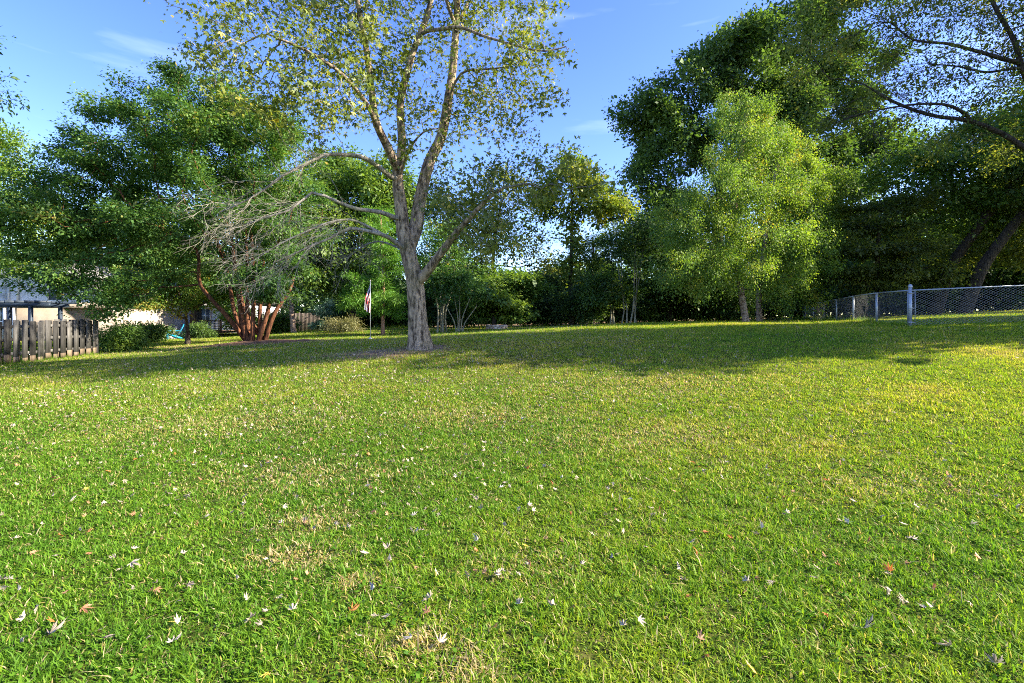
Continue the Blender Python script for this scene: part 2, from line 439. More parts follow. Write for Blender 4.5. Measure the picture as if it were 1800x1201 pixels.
tag(link_mesh("ground", me, m, smooth=True), "sloping back yard lawn soil under the grass", "ground", kind="structure")

# ------------------------------------------------------------------ trees
def catmull(P, step):
    P = np.asarray(P, float)
    if len(P) == 2:
        n = max(2, int(np.linalg.norm(P[1] - P[0]) / step) + 1)
        return P[0] + (P[1] - P[0]) * np.linspace(0, 1, n)[:, None]
    E = np.vstack((2 * P[0] - P[1], P, 2 * P[-1] - P[-2]))
    out = []
    for i in range(1, len(E) - 2):
        n = max(1, int(round(np.linalg.norm(E[i + 1] - E[i]) / step)))
        t = (np.arange(n) / n)[:, None]
        a, b, c, d = E[i - 1], E[i], E[i + 1], E[i + 2]
        out.append(.5 * ((2 * b) + (-a + c) * t + (2 * a - 5 * b + 4 * c - d) * t ** 2 + (-a + 3 * b - 3 * c + d) * t ** 3))
    out.append(P[-1:])
    return np.vstack(out)

def tube(chains, ref_sides):
    """chains: list of (points, radii, sides); returns verts, quads"""
    VV, QQ, base = [], [], 0
    for P, r, k in chains:
        m_ = len(P)
        if m_ < 2:
            continue
        T = np.empty_like(P)
        T[1:-1] = P[2:] - P[:-2]; T[0] = P[1] - P[0]; T[-1] = P[-1] - P[-2]
        T = norm(T)
        ref = np.zeros(3); ref[np.argmin(np.abs(T).mean(0))] = 1
        U = norm(np.cross(T, ref)); Wv = np.cross(T, U)
        a = 2 * np.pi * np.arange(k) / k
        rad = r[:, None] if r.ndim == 1 else r
        ring = P[:, None, :] + (U[:, None, :] * np.cos(a)[None, :, None] + Wv[:, None, :] * np.sin(a)[None, :, None]) * rad[:, :, None]
        VV.append(ring.reshape(-1, 3))
        i = np.arange(m_ - 1)[:, None] * k + np.arange(k)[None, :]
        j = np.arange(m_ - 1)[:, None] * k + (np.arange(k)[None, :] + 1) % k
        QQ.append(np.stack((i, j, j + k, i + k), -1).reshape(-1, 4) + base)
        base += m_ * k
    return np.vstack(VV), np.vstack(QQ)

def colonize(P0, par0, A, step, di, dk, rng, iters=140, trop=0.0, jit=.25, maxn=9000):
    n = len(P0)
    P = np.zeros((maxn, 3)); P[:n] = P0
    par = np.full(maxn, -1, int); par[:n] = par0
    kids = np.zeros(maxn, int)
    for p in par0:
        if p >= 0: kids[p] += 1
    nd = np.full(len(A), 1e9); ni = np.zeros(len(A), int)
    def upd(lo, hi):
        D = np.linalg.norm(A[:, None, :] - P[None, lo:hi, :], axis=2)
        j = D.argmin(1); dm = D[np.arange(len(A)), j]
        b = dm < nd
        nd[b] = dm[b]; ni[b] = j[b] + lo
    for lo in range(0, n, 400):
        upd(lo, min(n, lo + 400))
    for it in range(iters):
        keep = nd > dk
        A, nd, ni = A[keep], nd[keep], ni[keep]
        act = nd < di
        if not act.any() or n >= maxn - 10: break
        idx = ni[act]
        D = (A[act] - P[idx]) / nd[act][:, None]
        S = np.zeros((n, 3)); np.add.at(S, idx, D)
        u = np.unique(idx); u = u[kids[u] < 4]
        if not len(u): break
        u = u[:maxn - n - 2]
        dv = norm(norm(S[u]) + rng.normal(0, jit, (len(u), 3)) + np.array((0, 0, trop)))
        m_ = len(u)
        P[n:n + m_] = P[u] + dv * step; par[n:n + m_] = u; kids[u] += 1
        lo = n; n += m_
        upd(lo, n)
    return P[:n], par[:n]

def leaf_cards(C, D, N, size, wr, rng, shape='oval'):
    """leaf blades: C centre of the stalk end, D long axis, N face normal"""
    D = norm(D); N = norm(N - (N * D).sum(1, keepdims=True) * D); S = np.cross(D, N)
    L = size[:, None]; Wd = L * wr
    if shape == 'oval':
        f = L * rng.uniform(-.06, .12, (len(C), 1))
        V = np.stack((C, C + D * L * .5 + S * Wd * .5 + N * f, C + D * L, C + D * L * .5 - S * Wd * .5 + N * f), 1)
        return V.reshape(-1, 3), np.arange(len(C) * 4).reshape(-1, 4), 1
    # three-lobed
    Vs = []
    for ang, ll in ((0, 1.0), (.85, .78), (-.85, .78)):
        d2 = D * math.cos(ang) + S * math.sin(ang); s2 = np.cross(d2, N)
        f = L * rng.uniform(-.05, .15, (len(C), 1))
        Vs.append(np.stack((C, C + d2 * L * ll * .45 + s2 * Wd * .23 + N * f, C + d2 * L * ll, C + d2 * L * ll * .45 - s2 * Wd * .23 + N * f), 1))
    V = np.stack(Vs, 1)
    return V.reshape(-1, 3), np.arange(len(C) * 12).reshape(-1, 4), 3

def attractors(lobes, n, rng, cr=.6, shell=.4):
    """points that pull the branches outwards: each lobe of the crown is a set of flattened leaf clumps with gaps between"""
    C, W_ = [], []
    for l in lobes:
        px, py, rx, ry, d = l[:5]
        rd = l[5] if len(l) > 5 else (rx + ry) / 2 * d / FPX
        ax = np.array((rx * d / FPX, rd, ry * d / FPX))
        rm = float(ax.prod() ** (1 / 3))
        k = int(np.clip(2.6 * (rm / cr) ** 2 + 2, 3, 90))
        u = norm(rng.normal(size=(k, 3))) * (rng.uniform(0, 1, (k, 1)) ** shell)
        C.append(W(px, py, d) + u * np.maximum(ax - cr * .4, ax * .5))
    C = np.vstack(C)
    m_ = max(3, n // len(C))
    sz = np.repeat(cr * np.exp(rng.normal(0, .3, len(C))), m_)[:, None]
    return np.repeat(C, m_, 0) + rng.normal(0, .42, (len(C) * m_, 3)) * sz * np.array((1, 1, .45))

def grow_tree(name, label, cat, polys, lobes, seed, leaf, bark, lmat, step=.45, n_attr=900, di=99., dk=None, tip=.008,
              trop=0.0, jit=.22, group=None, flare=0.0, bare=None, twig_mat=None, min_z=.05, cr=None, maxn=9000):
    """polys: list of (part name, [(px,py,d)...] or world points, r0, r1); the first starts on the ground"""
    rng = np.random.default_rng(seed)
    P0, par0, spec, poly_of = [], [], [], []
    ranges = []
    for pi, (pn, pts, r0, r1) in enumerate(polys):
        pts = [np.asarray(p, float) if isinstance(p, np.ndarray) else W(*p) for p in pts]
        if pn in ('trunk', 'stem') and pi == 0:
            pts[0][2] = gz(pts[0][0], pts[0][1]) - .05
        elif pn == 'stem':
            pts[0][2] = gz(pts[0][0], pts[0][1]) - .05
        C = catmull(pts, step)
        if pi and pn != 'stem':
            Q = np.array(P0); j = int(np.linalg.norm(Q - C[0], axis=1).argmin())
            C[0] = Q[j]; first = j
        else:
            first = -1 if pi == 0 else 0
        s0 = len(P0)
        for k in range(len(C)):
            if k == 0 and first >= 0 and pn != 'stem':
                continue
            par0.append(first if (k == 0 or (k == 1 and pn != 'stem' and first >= 0)) else len(P0) - 1)
            P0.append(C[k]); f = k / max(1, len(C) - 1)
            spec.append(r0 + (r1 - r0) * f ** .8); poly_of.append(pi)
        ranges.append((s0, len(P0), first if pn != 'stem' else -1))
    base = np.array(P0[0]); base[2] = gz(base[0], base[1])
    n0 = len(P0)
    A = attractors(lobes, n_attr, rng, cr or step * 1.7)
    A = A[A[:, 2] > ground(A[:, 0], A[:, 1]) + min_z]
    dk = dk or step * 1.15
    P, par = colonize(np.array(P0), np.array(par0), A, step, di, dk, rng, trop=trop, jit=jit, maxn=maxn)
    n = len(P)
    nch = np.zeros(n, int)
    for i in range(1, n):
        if par[i] >= 0: nch[par[i]] += 1
    tips = nch == 0
    R0 = max(polys[0][2] * (len([p for p in polys if p[0] == 'stem']) or 1) ** .5, .05)
    e = math.log(max(3, tips.sum())) / math.log(max(R0 / tip, 1.5))
    acc = np.where(tips, tip ** e, 0.0)
    for i in range(n - 1, 0, -1):
        if par[i] >= 0: acc[par[i]] += acc[i]
    rad = np.maximum(acc, tip ** e) ** (1 / e)
    spec = np.array(spec)
    rad[:n0] = spec
    for i in range(n0, n):
        rad[i] = min(rad[i], rad[par[i]] * .93)
    root = empty(name, base, label, cat, group)
    # named skeleton parts
    org = base
    part_obj = []
    for pi, (pn, pts, r0, r1) in enumerate(polys):
        s, t, first = ranges[pi]
        idx = ([first] if first >= 0 else []) + list(range(s, t))
        Pp = catmull(P[idx], min(step, .12) if r0 > .07 else step)
        u = np.linspace(0, 1, len(Pp)); rr = np.interp(u, np.linspace(0, 1, len(idx)), np.concatenate(([spec[s]] if first >= 0 else [], spec[s:t])))
        k = 20 if r0 > .15 else (10 if r0 > .05 else 6)
        if r0 > .07:
            a = 2 * np.pi * np.arange(k) / k
            lump = 1 + .07 * np.sin(3 * a[None, :] + 5 * u[:, None] * 3 + seed) + rng.normal(0, .022, (len(Pp), k))
            rr = rr[:, None] * lump
            if flare and pi == 0:
                h = (Pp[:, 2] - Pp[0, 2])
                rr = rr * (1 + flare * np.exp(-h / .28)[:, None] * (1 + .38 * np.sin(5 * a[None, :] + seed) + .2 * np.sin(8 * a[None, :] + 2)))
        Vt, Qt = tube([(Pp, rr, k)], None)
        o = link_mesh(pn, quad_mesh(pn, Vt - org, Qt), M['twig_bark'] if pn == 'bare_limb' else bark, root, True)
        part_obj.append(o)
    # the rest: branches
    ch_of = [[] for _ in range(n)]
    for i in range(1, n):
        if par[i] >= 0: ch_of[par[i]].append(i)
    chains = []
    starts = []
    for i in range(n0, n):
        p = par[i]
        if p < n0: starts.append((p, i))
    stack = list(starts)
    while stack:
        p, i = stack.pop()
        line = [p, i]
        while ch_of[line[-1]]:
            cs = sorted(ch_of[line[-1]], key=lambda c: -rad[c])
            for c in cs[1:]:
                stack.append((line[-1], c))
            line.append(cs[0])
        rr = rad[line].copy(); rr[0] = min(rr[0], rr[1] * 1.1); rr[-1] *= .5
        chains.append((P[line], rr, 6 if rr[0] > .05 else (4 if rr[0] > .02 else 3)))
    if chains:
        Vt, Qt = tube(chains, None)
        link_mesh("branches", quad_mesh("branches", Vt - org, Qt), twig_mat or bark, root, True)
    # leaves
    nl = leaf.get('n', 0)
    if nl:
        cand = np.where((np.arange(n) >= n0) & (rad < leaf.get('rmax', .03)))[0]
        if bare is not None:
            cand = cand[bare(P[cand])]
        w = np.where(tips[cand], 2.2, 1.0) * np.exp(rng.normal(0, leaf.get('clump', .5), len(cand)))
        pick = rng.choice(cand, nl, p=w / w.sum())
        tw = norm(P[pick] - P[np.maximum(par[pick], 0)])
        sg = leaf.get('spread', .35)
        off = rng.normal(0, 1, (nl, 3)) * sg * np.array((1, 1, leaf.get('flat', .7)))
        if leaf.get('hang'):
            off[:, 2] -= rng.exponential(leaf['hang'], nl)
        C = P[pick] + tw * rng.uniform(-step, step * .8, (nl, 1)) + off
        D = norm(off) * .6 + tw * .5 + rng.normal(0, .45, (nl, 3)); D[:, 2] -= leaf.get('droop', .35)
        N = rng.normal(0, .38, (nl, 3)); N[:, 2] += leaf.get('up', .75)
        sz = leaf['size'] * np.exp(rng.normal(0, .33, nl))
        ctint = rng.normal(0, leaf.get('tvar', .14), n)
        tint = leaf.get('tint', .45) + ctint[pick] + rng.normal(0, .08, nl)
        gold = rng.uniform(0, 1, nl) < leaf.get('gold', .02)
        tint[gold] = rng.uniform(.85, 1, gold.sum())
        tint = np.clip(tint, 0, .84 if leaf.get('cap') else 1)
        ok = C[:, 2] > ground(C[:, 0], C[:, 1]) + .06
        C, D, N, sz, tint = C[ok], D[ok], N[ok], sz[ok], tint[ok]
        Vl, Ql, rep = leaf_cards(C - org, D, N, sz, leaf.get('wr', .55), rng, leaf.get('shape', 'oval'))
        link_mesh("crown", quad_mesh("crown", Vl, Ql, np.repeat(tint, rep)), lmat, root)
    return root

#@@TREES
exec_trees = True

# --- the big silver maple in the middle of the lawn
D0 = 12.5
mp = [
    ("trunk", [(738, 612, D0), (735, 560, D0), (729, 500, D0), (717, 440, D0), (709, 405, D0), (704, 362, D0), (700, 329, D0 + .1), (700, 298, D0 + .1)], .275, .13),
    ("limb", [(733, 500, D0), (757, 470, D0 - .2), (766, 457, D0 - .3), (797, 416, D0 - .5), (820, 389, D0 - .7), (856, 351, D0 - .9), (884, 331, D0 - 1.0)], .15, .03),
    ("limb", [(714, 435, D0), (730, 405, D0 + .25), (739, 350, D0 + .4), (754, 287, D0 + .5), (775, 241, D0 + .6), (787, 179, D0 + .6), (796, 121, D0 + .7), (802, 46, D0 + .8), (804, 0, D0 + .8), (808, -120, D0 + .9), (815, -260, D0 + 1)], .20, .03),
    ("limb", [(700, 298, D0 + .1), (706, 265, D0 + .1), (706, 233, D0 + .1), (704, 179, D0), (716, 125, D0 - .1), (729, 83, D0 - .1), (746, 42, D0 - .2), (758, 0, D0 - .2), (775, -100, D0 - .3), (785, -240, D0 - .3)], .125, .03),
    ("limb", [(701, 305, D0 + .1), (679, 254, D0 - .4), (662, 216, D0 - .6), (654, 166, D0 - .7), (642, 75, D0 - .9), (633, 25, D0 - 1), (622, -30, D0 - 1.1), (600, -160, D0 - 1.3)], .12, .03),
    ("limb", [(681, 258, D0 - .35), (660, 215, D0 - 1.0), (642, 179, D0 - 1.4), (600, 130, D0 - 2.0), (540, 90, D0 - 2.4), (470, 60, D0 - 2.6)], .075, .02),
    ("limb", [(803, 50, D0 + .8), (791, 21, D0 + .5), (780, -20, D0 + .3), (760, -120, D0 - .2)], .06, .02),
    ("limb", [(803, 46, D0 + .8), (825, 0, D0 + 1.2), (860, -80, D0 + 1.8)], .06, .02),
    ("limb", [(742, 55, D0 - .2), (771, 52, D0 - .8), (808, 48, D0 - 1.2), (846, 62, D0 - 1.4), (875, 71, D0 - 1.6), (916, 83, D0 - 1.7), (958, 90, D0 - 1.8), (995, 82, D0 - 1.8)], .055, .014),
    ("limb", [(786, 180, D0 + .6), (810, 130, D0 + .2), (850, 122, D0 - .2), (890, 118, D0 - .4), (930, 100, D0 - .6)], .045, .012),
    ("limb", [(703, 310, D0 + .1), (720, 262, D0 - .6), (745, 232, D0 - 1.1), (770, 226, D0 - 1.4)], .05, .015),
    ("bare_limb", [(699, 320, D0 + .1), (668, 296, D0 - .5), (638, 277, D0 - .9), (606, 272, D0 - 1.2), (572, 273, D0 - 1.5), (540, 288, D0 - 1.7), (497, 309, D0 - 1.9), (465, 333, D0 - 2.0), (428, 355, D0 - 2.1), (385, 374, D0 - 2.2)], .075, .012),
    ("bare_limb", [(706, 388, D0), (668, 373, D0 - .6), (630, 368, D0 - 1), (598, 357, D0 - 1.2), (572, 345, D0 - 1.4), (548, 339, D0 - 1.5), (532, 352, D0 - 1.7), (508, 370, D0 - 1.8), (470, 381, D0 - 2), (428, 397, D0 - 2.1)], .07, .010),
    ("bare_limb", [(712, 440, D0), (684, 418, D0 - .5), (654, 408, D0 - .8), (614, 402, D0 - 1.1), (582, 418, D0 - 1.2), (548, 432, D0 - 1.4), (513, 448, D0 - 1.5), (480, 462, D0 - 1.6)], .065, .010),
    ("bare_limb", [(684, 418, D0 - .5), (644, 397, D0 - .9), (614, 386, D0 - 1.2), (575, 392, D0 - 1.5), (532, 410, D0 - 1.8), (492, 429, D0 - 2), (440, 462, D0 - 2.1)], .04, .010),
    ("bare_limb", [(710, 440, D0 + .1), (670, 425, D0 + .5), (640, 432, D0 + .9), (610, 455, D0 + 1.2)], .04, .010),
]
lob = [(480, 120, 150, 110, D0 - 2.2, 1.8), (560, 200, 110, 60, D0 - 1.8, 1.3), (430, 180, 70, 50, D0 - 2.2, 1.0), (660, 60, 110, 70, D0 - .8, 1.6), (380, 60, 90, 70, D0 - 2.2, 1.2), (590, 60, 110, 90, D0 - 1, 2.0), (620, 170, 90, 70, D0 - 1.6, 1.3), (700, 130, 80, 70, D0 - .8, 1.4),
       (720, -40, 150, 80, D0, 2.4), (880, 120, 110, 90, D0 - .3, 1.5), (960, 80, 50, 40, D0 - 1.6, .8), (860, 200, 90, 60, D0 + .2, 1.4), (920, 20, 70, 60, D0 + .3, 1.4),
       (900, 300, 90, 40, D0 - 1, 1.0), (830, 340, 80, 60, D0 - 1.0, 1.2), (940, 320, 70, 45, D0 - 1, 1.0), (1000, 300, 45, 35, D0 - 1.1, .7), (800, 400, 60, 45, D0 - .9, .8), (880, 380, 60, 45, D0 - .9, .9), (960, 300, 60, 40, D0 - 1.1, .8), (1040, 320, 35, 25, D0 - 1.2, .6), (760, 330, 50, 40, D0 + .9, .9),
       (600, -180, 260, 160, D0, 3.5), (850, -200, 220, 160, D0, 3.5), (480, -60, 140, 90, D0 - 1.5, 2.2), (850, 420, 60, 45, D0 - .6, .8), (740, 240, 70, 50, D0 - 1.2, .8)]
def leafy(P):
    px = CX + P[:, 0] / P[:, 1] * FPX; py = HY - (P[:, 2] - CAM_Z) / P[:, 1] * FPX
    return ~((px < 668) & (py > 258 + np.clip(px - 560, -200, 200) * .05))
mroot = grow_tree("maple_tree", "large forked silver maple with yellowing leaves and bare drooping limbs in the middle", "tree",
    mp, lob, 5, dict(n=42000, size=.074, wr=.8, shape='maple', spread=.15, flat=.9, droop=.9, up=.25, tint=.36, gold=.04, rmax=.022, tvar=.16, clump=.8),
    M['maple_bark'], M['maple_leaf'], step=.26, n_attr=4200, dk=.32, tip=.0075, trop=-.02, jit=.28, flare=.27, cr=.42, twig_mat=M['twig_bark'], bare=leafy, maxn=16000)

def twig_sprays(root, name, lines, mat, seed, count, length, r0=.011, grav=.10, t0=.25):
    """fine side twigs with their own side twigs, drooping from the given limb lines"""
    rng = np.random.default_rng(seed); org = np.array(root.location); ch = []
    def twig(p, d, L, r, lev):
        m_ = 7 if lev < 2 else 4
        P = [p]; d = d / np.linalg.norm(d)
        for i in range(m_):
            g = -grav if i < m_ * .6 else grav * .35
            d = d + rng.normal(0, .19, 3) + np.array((0, 0, g)); d = d / np.linalg.norm(d)
            P.append(P[-1] + d * L / m_)
            if lev < 2 and i > 0 and rng.random() < (.85 if lev == 0 else .55):
                sd = d + rng.normal(0, .42, 3); twig(P[-1], sd, L * rng.uniform(.35, .6), r * .62, lev + 1)
        P = np.array(P)
        if (P[:, 2] - 1.2 > ground(P[:, 0], P[:, 1])).all():
            ch.append((P, r * np.linspace(1, .5, len(P)), 4 if lev == 0 else 3))
    for ln in lines:
        for k in range(count):
            f = t0 + (1 - t0) * rng.uniform(0, 1) ** .75
            i = min(int(f * (len(ln) - 1)), len(ln) - 2)
            t = ln[i + 1] - ln[i]; t = t / np.linalg.norm(t)
            twig(ln[i], t * .9 + rng.normal(0, .45, 3) + np.array((0, 0, -.05)), length * rng.uniform(.5, 1.2) * (1.15 - .4 * f), r0 * rng.uniform(.7, 1.1), 0)
    Vt, Qt = tube(ch, None)
    return link_mesh(name, quad_mesh(name, Vt - org, Qt), mat, root, True)
lines = [catmull([W(*p) for p in pts], .1) for pn, pts, r0, r1 in mp if pn == "bare_limb"]
twig_sprays(mroot, "bare_twigs", lines, M['dead_bark'], 9, 17, 1.3, r0=.0070, t0=.3, grav=.045)

# --- crape myrtles
def clump(name, label, base_px, d, stems, lobes, seed, leaf, bark, lmat, rad=.09, spread=.5, fan=1.0, group=None, **kw):
    """several stems from one root; stems: list of pixel paths above the ground"""
    b = G(base_px, d)
    rng = np.random.default_rng(seed + 99)
    polys = []
    for k, st in enumerate(stems):
        off = (k / max(1, len(stems) - 1) - .5) * spread
        p0 = b + np.array((off, rng.uniform(-.4, .4) * spread, 0)) if len(stems) > 1 else b.copy()
        pts = [p0] + [W(base_px + (px - base_px) * (fan if py > 490 else 1), py, d + dd) for px, py, dd in st]
        polys.append(("stem", pts, rad * rng.uniform(.8, 1.2), rad * .42))
    return grow_tree(name, label, "tree", polys, lobes, seed, leaf, bark, lmat, group=group, **kw)

clump("crape_myrtle_tree", "huge many-stemmed crape myrtle with cinnamon trunks in a mulch bed beside the lawn", 450, 19,
    [[(418, 560, -.3), (385, 500, -.6), (345, 440, -.9), (285, 400, -1.2)], [(425, 550, .2), (400, 480, .4), (370, 400, .6)], [(432, 545, -.4), (415, 480, -1.0), (405, 400, -1.8)],
     [(440, 545, .3), (435, 470, .8), (430, 380, 1.2)], [(447, 540, -.3), (445, 470, -.7), (440, 390, -1.0)], [(455, 540, .2), (462, 470, .5), (470, 380, .9)],
     [(464, 545, -.3), (478, 490, -.7), (490, 420, -1.2)], [(472, 550, .1), (492, 500, .3), (515, 430, .6)], [(438, 550, .6), (415, 490, 1.4), (380, 420, 2.2)]],
    [(120, 360, 95, 90, 17.5, 3), (75, 300, 65, 70, 18, 2.2), (210, 300, 120, 95, 18, 3), (300, 215, 110, 70, 19, 2.8), (390, 180, 80, 50, 19.5, 2.5), (420, 270, 120, 90, 18.5, 3),
     (500, 320, 80, 90, 19, 2.6), (430, 390, 110, 60, 18, 2.6), (260, 410, 140, 65, 17.5, 2.8), (140, 455, 70, 45, 17, 2), (150, 510, 70, 45, 16.8, 1.6), (185, 545, 40, 25, 16.6, .9), (100, 500, 50, 34, 17, 1.4), (75, 480, 40, 26, 17, 1.2), (130, 480, 50, 30, 16.6, 1.2), (60, 430, 50, 40, 17.5, 1.4), (90, 390, 80, 60, 17, 2), (500, 470, 45, 45, 18, 1.2),
     (470, 500, 40, 32, 17.4, .8), (500, 520, 26, 22, 17.6, .6), (520, 400, 60, 60, 19.5, 1.8), (230, 210, 80, 45, 18.5, 2), (470, 220, 70, 60, 20, 2), (380, 460, 70, 40, 20, 1.6), (190, 170, 25, 18, 18.5, .9), (330, 145, 30, 16, 19, 1)],
    11, dict(n=210000, size=.088, wr=.55, spread=.21, flat=.4, tint=.5, gold=.014, rmax=.03, tvar=.16, clump=.8, up=.9),
    M['crape_bark'], M['crape_leaf'], rad=.098, spread=.85, fan=1.5, step=.4, n_attr=2600, dk=.5, tip=.008, maxn=12000)

clump("crape_myrtle_tree", "small crape myrtle with one short dark forked trunk in front of the brown deck", 330, 24,
    [[(330, 588, 0), (329, 572, 0)]], [(330, 485, 85, 45, 24, 2.2), (255, 500, 65, 42, 23.5, 2), (425, 500, 55, 36, 24, 1.6), (330, 455, 60, 26, 24, 1.8), (290, 535, 50, 18, 23.5, 1.2), (210, 520, 40, 30, 23.5, 1.2), (375, 530, 40, 16, 24, 1)],
    12, dict(n=60000, size=.095, wr=.55, spread=.2, flat=.4, tint=.68, gold=.04, rmax=.03, up=.9), M['dark_bark'], M['crape_leaf'], rad=.17, step=.36, n_attr=900, dk=.45)
clump("crape_myrtle_tree", "slim pale-stemmed crape myrtle left of the stone fire ring, stems close together", 777, 26,
    [[(770, 545, 0), (762, 500, -.2), (755, 440, -.3)], [(775, 545, .2), (773, 490, .2), (772, 430, .3)], [(779, 545, -.2), (785, 490, -.3), (792, 425, -.2)], [(783, 550, .1), (795, 510, .2), (800, 460, .3)]],
    [(768, 420, 45, 45, 26, 1.2), (795, 460, 30, 35, 26, 1), (750, 470, 25, 25, 26, .8)], 13, dict(n=5500, size=.12, wr=.55, spread=.25, tint=.5, rmax=.03), M['pale_bark'], M['crape_leaf'], rad=.06, spread=.45, step=.35, n_attr=300)
clump("crape_myrtle_tree", "low crape myrtle with grey stems fanned into a wide V beside the stone fire ring", 808, 25,
    [[(798, 565, 0), (785, 540, -.2), (775, 520, -.3)], [(805, 560, .2), (800, 530, .3), (797, 505, .3)], [(808, 560, 0), (808, 525, 0), (809, 490, .1)], [(812, 562, -.2), (820, 540, -.3), (830, 515, -.3)], [(817, 568, .1), (828, 552, .2), (838, 538, .3)]],
    [(808, 495, 45, 22, 25, 1), (780, 510, 22, 15, 25, .7), (838, 515, 25, 18, 25, .7)], 14, dict(n=5000, size=.12, wr=.55, spread=.2, tint=.4, rmax=.03), M['pale_bark'], M['crape_leaf'], rad=.038, spread=.3, step=.3, n_attr=260)
clump("crape_myrtle_tree", "tall crape myrtle whose pale bare stems lean apart in front of the dark thicket", 1108, 28.5,
    [[(1097, 540, 0), (1091, 500, -.2), (1085, 460, -.3)], [(1102, 545, .1), (1094, 500, .3), (1092, 450, .4)], [(1113, 540, -.1), (1115, 490, -.2), (1117, 430, -.2)], [(1117, 540, .2), (1122, 500, .3), (1130, 440, .4)], [(1114, 545, 0), (1119, 510, -.3), (1118, 460, -.5)]],
    [(1105, 430, 60, 60, 28.5, 1.5), (1075, 500, 30, 22, 28, 1), (1130, 400, 40, 50, 29, 1.3), (1090, 400, 30, 40, 29, 1.2)], 15, dict(n=10000, size=.13, wr=.55, spread=.3, tint=.35, rmax=.03), M['pale_bark'], M['dark_leaf'], rad=.055, spread=.95, step=.4, n_attr=360)
clump("crape_myrtle_tree", "short crape myrtle on two dark stems just left of the tall pale-stemmed one", 1076, 29.5,
    [[(1074, 545, 0), (1068, 520, -.2)], [(1078, 545, .2), (1082, 520, .2)]],
    [(1062, 505, 32, 26, 29, 1.1), (1085, 520, 25, 20, 29, .9), (1045, 525, 22, 18, 29, .9)], 16, dict(n=9000, size=.13, wr=.55, spread=.25, tint=.55, rmax=.03), M['pale_bark'], M['mid_leaf'], rad=.07, spread=.2, step=.35, n_attr=260)

# --- other trees: (base px, distance), trunk path, lobes
def tree(name, label, base_px, d, path, lobes, seed, leaf, bark, lmat, r=.2, extra=(), group=None, **kw):
    polys = [("trunk", [G(base_px, d)] + [W(px, py, d + dd) for px, py, dd in path], r, r * .45)]
    for rr, pts in extra:
        polys.append(("limb", [W(px, py, d + dd) for px, py, dd in pts], rr, rr * .3))
    return grow_tree(name, label, "tree", polys, lobes, seed, leaf, bark, lmat, group=group, **kw)

tree("cedar_tree", "small bright green cedar with an orange bare trunk just right of the flag", 673, 25, [(673, 560, 0), (674, 500, 0), (672, 430, 0), (668, 375, 0)],
    [(668, 545, 48, 12, 25, 1.3), (690, 520, 42, 22, 25, 1.4), (668, 490, 50, 28, 25, 1.5), (690, 455, 38, 30, 25, 1.3), (668, 415, 30, 34, 25, 1.1), (665, 375, 18, 25, 25, .7), (630, 525, 28, 18, 25, .9)],
    21, dict(n=42000, size=.13, wr=.16, spread=.16, flat=.5, droop=.5, up=.5, tint=.5, rmax=.03, gold=0), M['cedar_bark'], M['cedar_leaf'], r=.11, step=.3, n_attr=800, dk=.34)
tree("spruce_sapling", "little blue-green spruce sapling among the shrubs left of the flagpole", 572, 31, [(572, 560, 0), (572, 535, 0)],
    [(572, 568, 22, 9, 31, .8), (572, 552, 16, 12, 31, .6), (572, 537, 8, 10, 31, .35)], 22, dict(n=7000, size=.13, wr=.18, spread=.12, tint=.5, rmax=.05, up=.4), M['dark_bark'], M['spruce_leaf'], r=.05, step=.25, n_attr=240)
tree("shade_tree", "thick-trunked shade tree behind the small crape myrtle, by the deck", 345, 33, [(344, 560, 0), (346, 500, 0), (350, 430, 0)],
    [(340, 400, 120, 70, 33, 4), (430, 380, 90, 70, 34, 3.5), (260, 380, 90, 70, 33, 3.5), (350, 310, 120, 70, 34, 4), (390, 510, 45, 25, 33, 2)],
    23, dict(n=26000, size=.24, wr=.6, spread=.5, tint=.4), M['dark_bark'], M['mid_leaf'], r=.38, step=.7, n_attr=500)
tree("shade_tree", "slender brown-trunked tree against the white house wall left of the deck", 217, 36, [(217, 550, 0), (218, 510, 0), (216, 460, 0)],
    [(210, 470, 80, 50, 36, 3), (170, 430, 80, 60, 36, 3), (250, 450, 60, 50, 36, 3)], 24, dict(n=12000, size=.24, wr=.6, spread=.5, tint=.35), M['cedar_bark'], M['mid_leaf'], r=.27, step=.7, n_attr=260)
tree("shade_tree", "leafy tree with a pinkish grey trunk standing behind the huge crape myrtle", 517, 33, [(514, 560, 0), (512, 520, 0), (515, 460, 0)],
    [(520, 440, 60, 60, 33, 2.6), (560, 370, 80, 60, 34, 3), (490, 380, 60, 60, 34, 2.6), (550, 490, 40, 30, 33, 1.8), (480, 510, 40, 26, 33.5, 1.6)], 25, dict(n=24000, size=.2, wr=.6, spread=.45, tint=.55), M['birch_bark'], M['mid_leaf'], r=.19, step=.6, n_attr=420)
tree("shade_tree", "broad green tree behind the cedar and the flag, its crown reaching the maple's bare limbs", 620, 36, [(620, 540, 0), (618, 480, 0), (615, 420, 0)],
    [(610, 330, 95, 60, 36, 3.5), (650, 390, 90, 60, 36, 3.5), (570, 430, 60, 60, 35, 3), (630, 460, 75, 55, 35, 3), (690, 330, 60, 50, 36, 3), (600, 510, 50, 30, 34.5, 2)], 26,
    dict(n=50000, size=.2, wr=.6, spread=.45, tint=.6), M['dark_bark'], M['mid_leaf'], r=.28, step=.7, n_attr=700)
tree("young_tree", "young broadleaf tree with layered leaves beside the stone fire ring", 889, 28, [(889, 560, 0), (888, 530, 0), (886, 500, 0)],
    [(885, 525, 60, 28, 28, 1.7), (850, 510, 40, 26, 28, 1.4), (915, 500, 40, 28, 28, 1.4), (880, 490, 45, 25, 28, 1.5), (840, 545, 25, 15, 28, .9), (905, 553, 20, 10, 27.6, .8)], 27,
    dict(n=17000, size=.17, wr=.6, spread=.25, flat=.4, tint=.5, up=1.1), M['dark_bark'], M['mid_leaf'], r=.1, step=.4, n_attr=420)
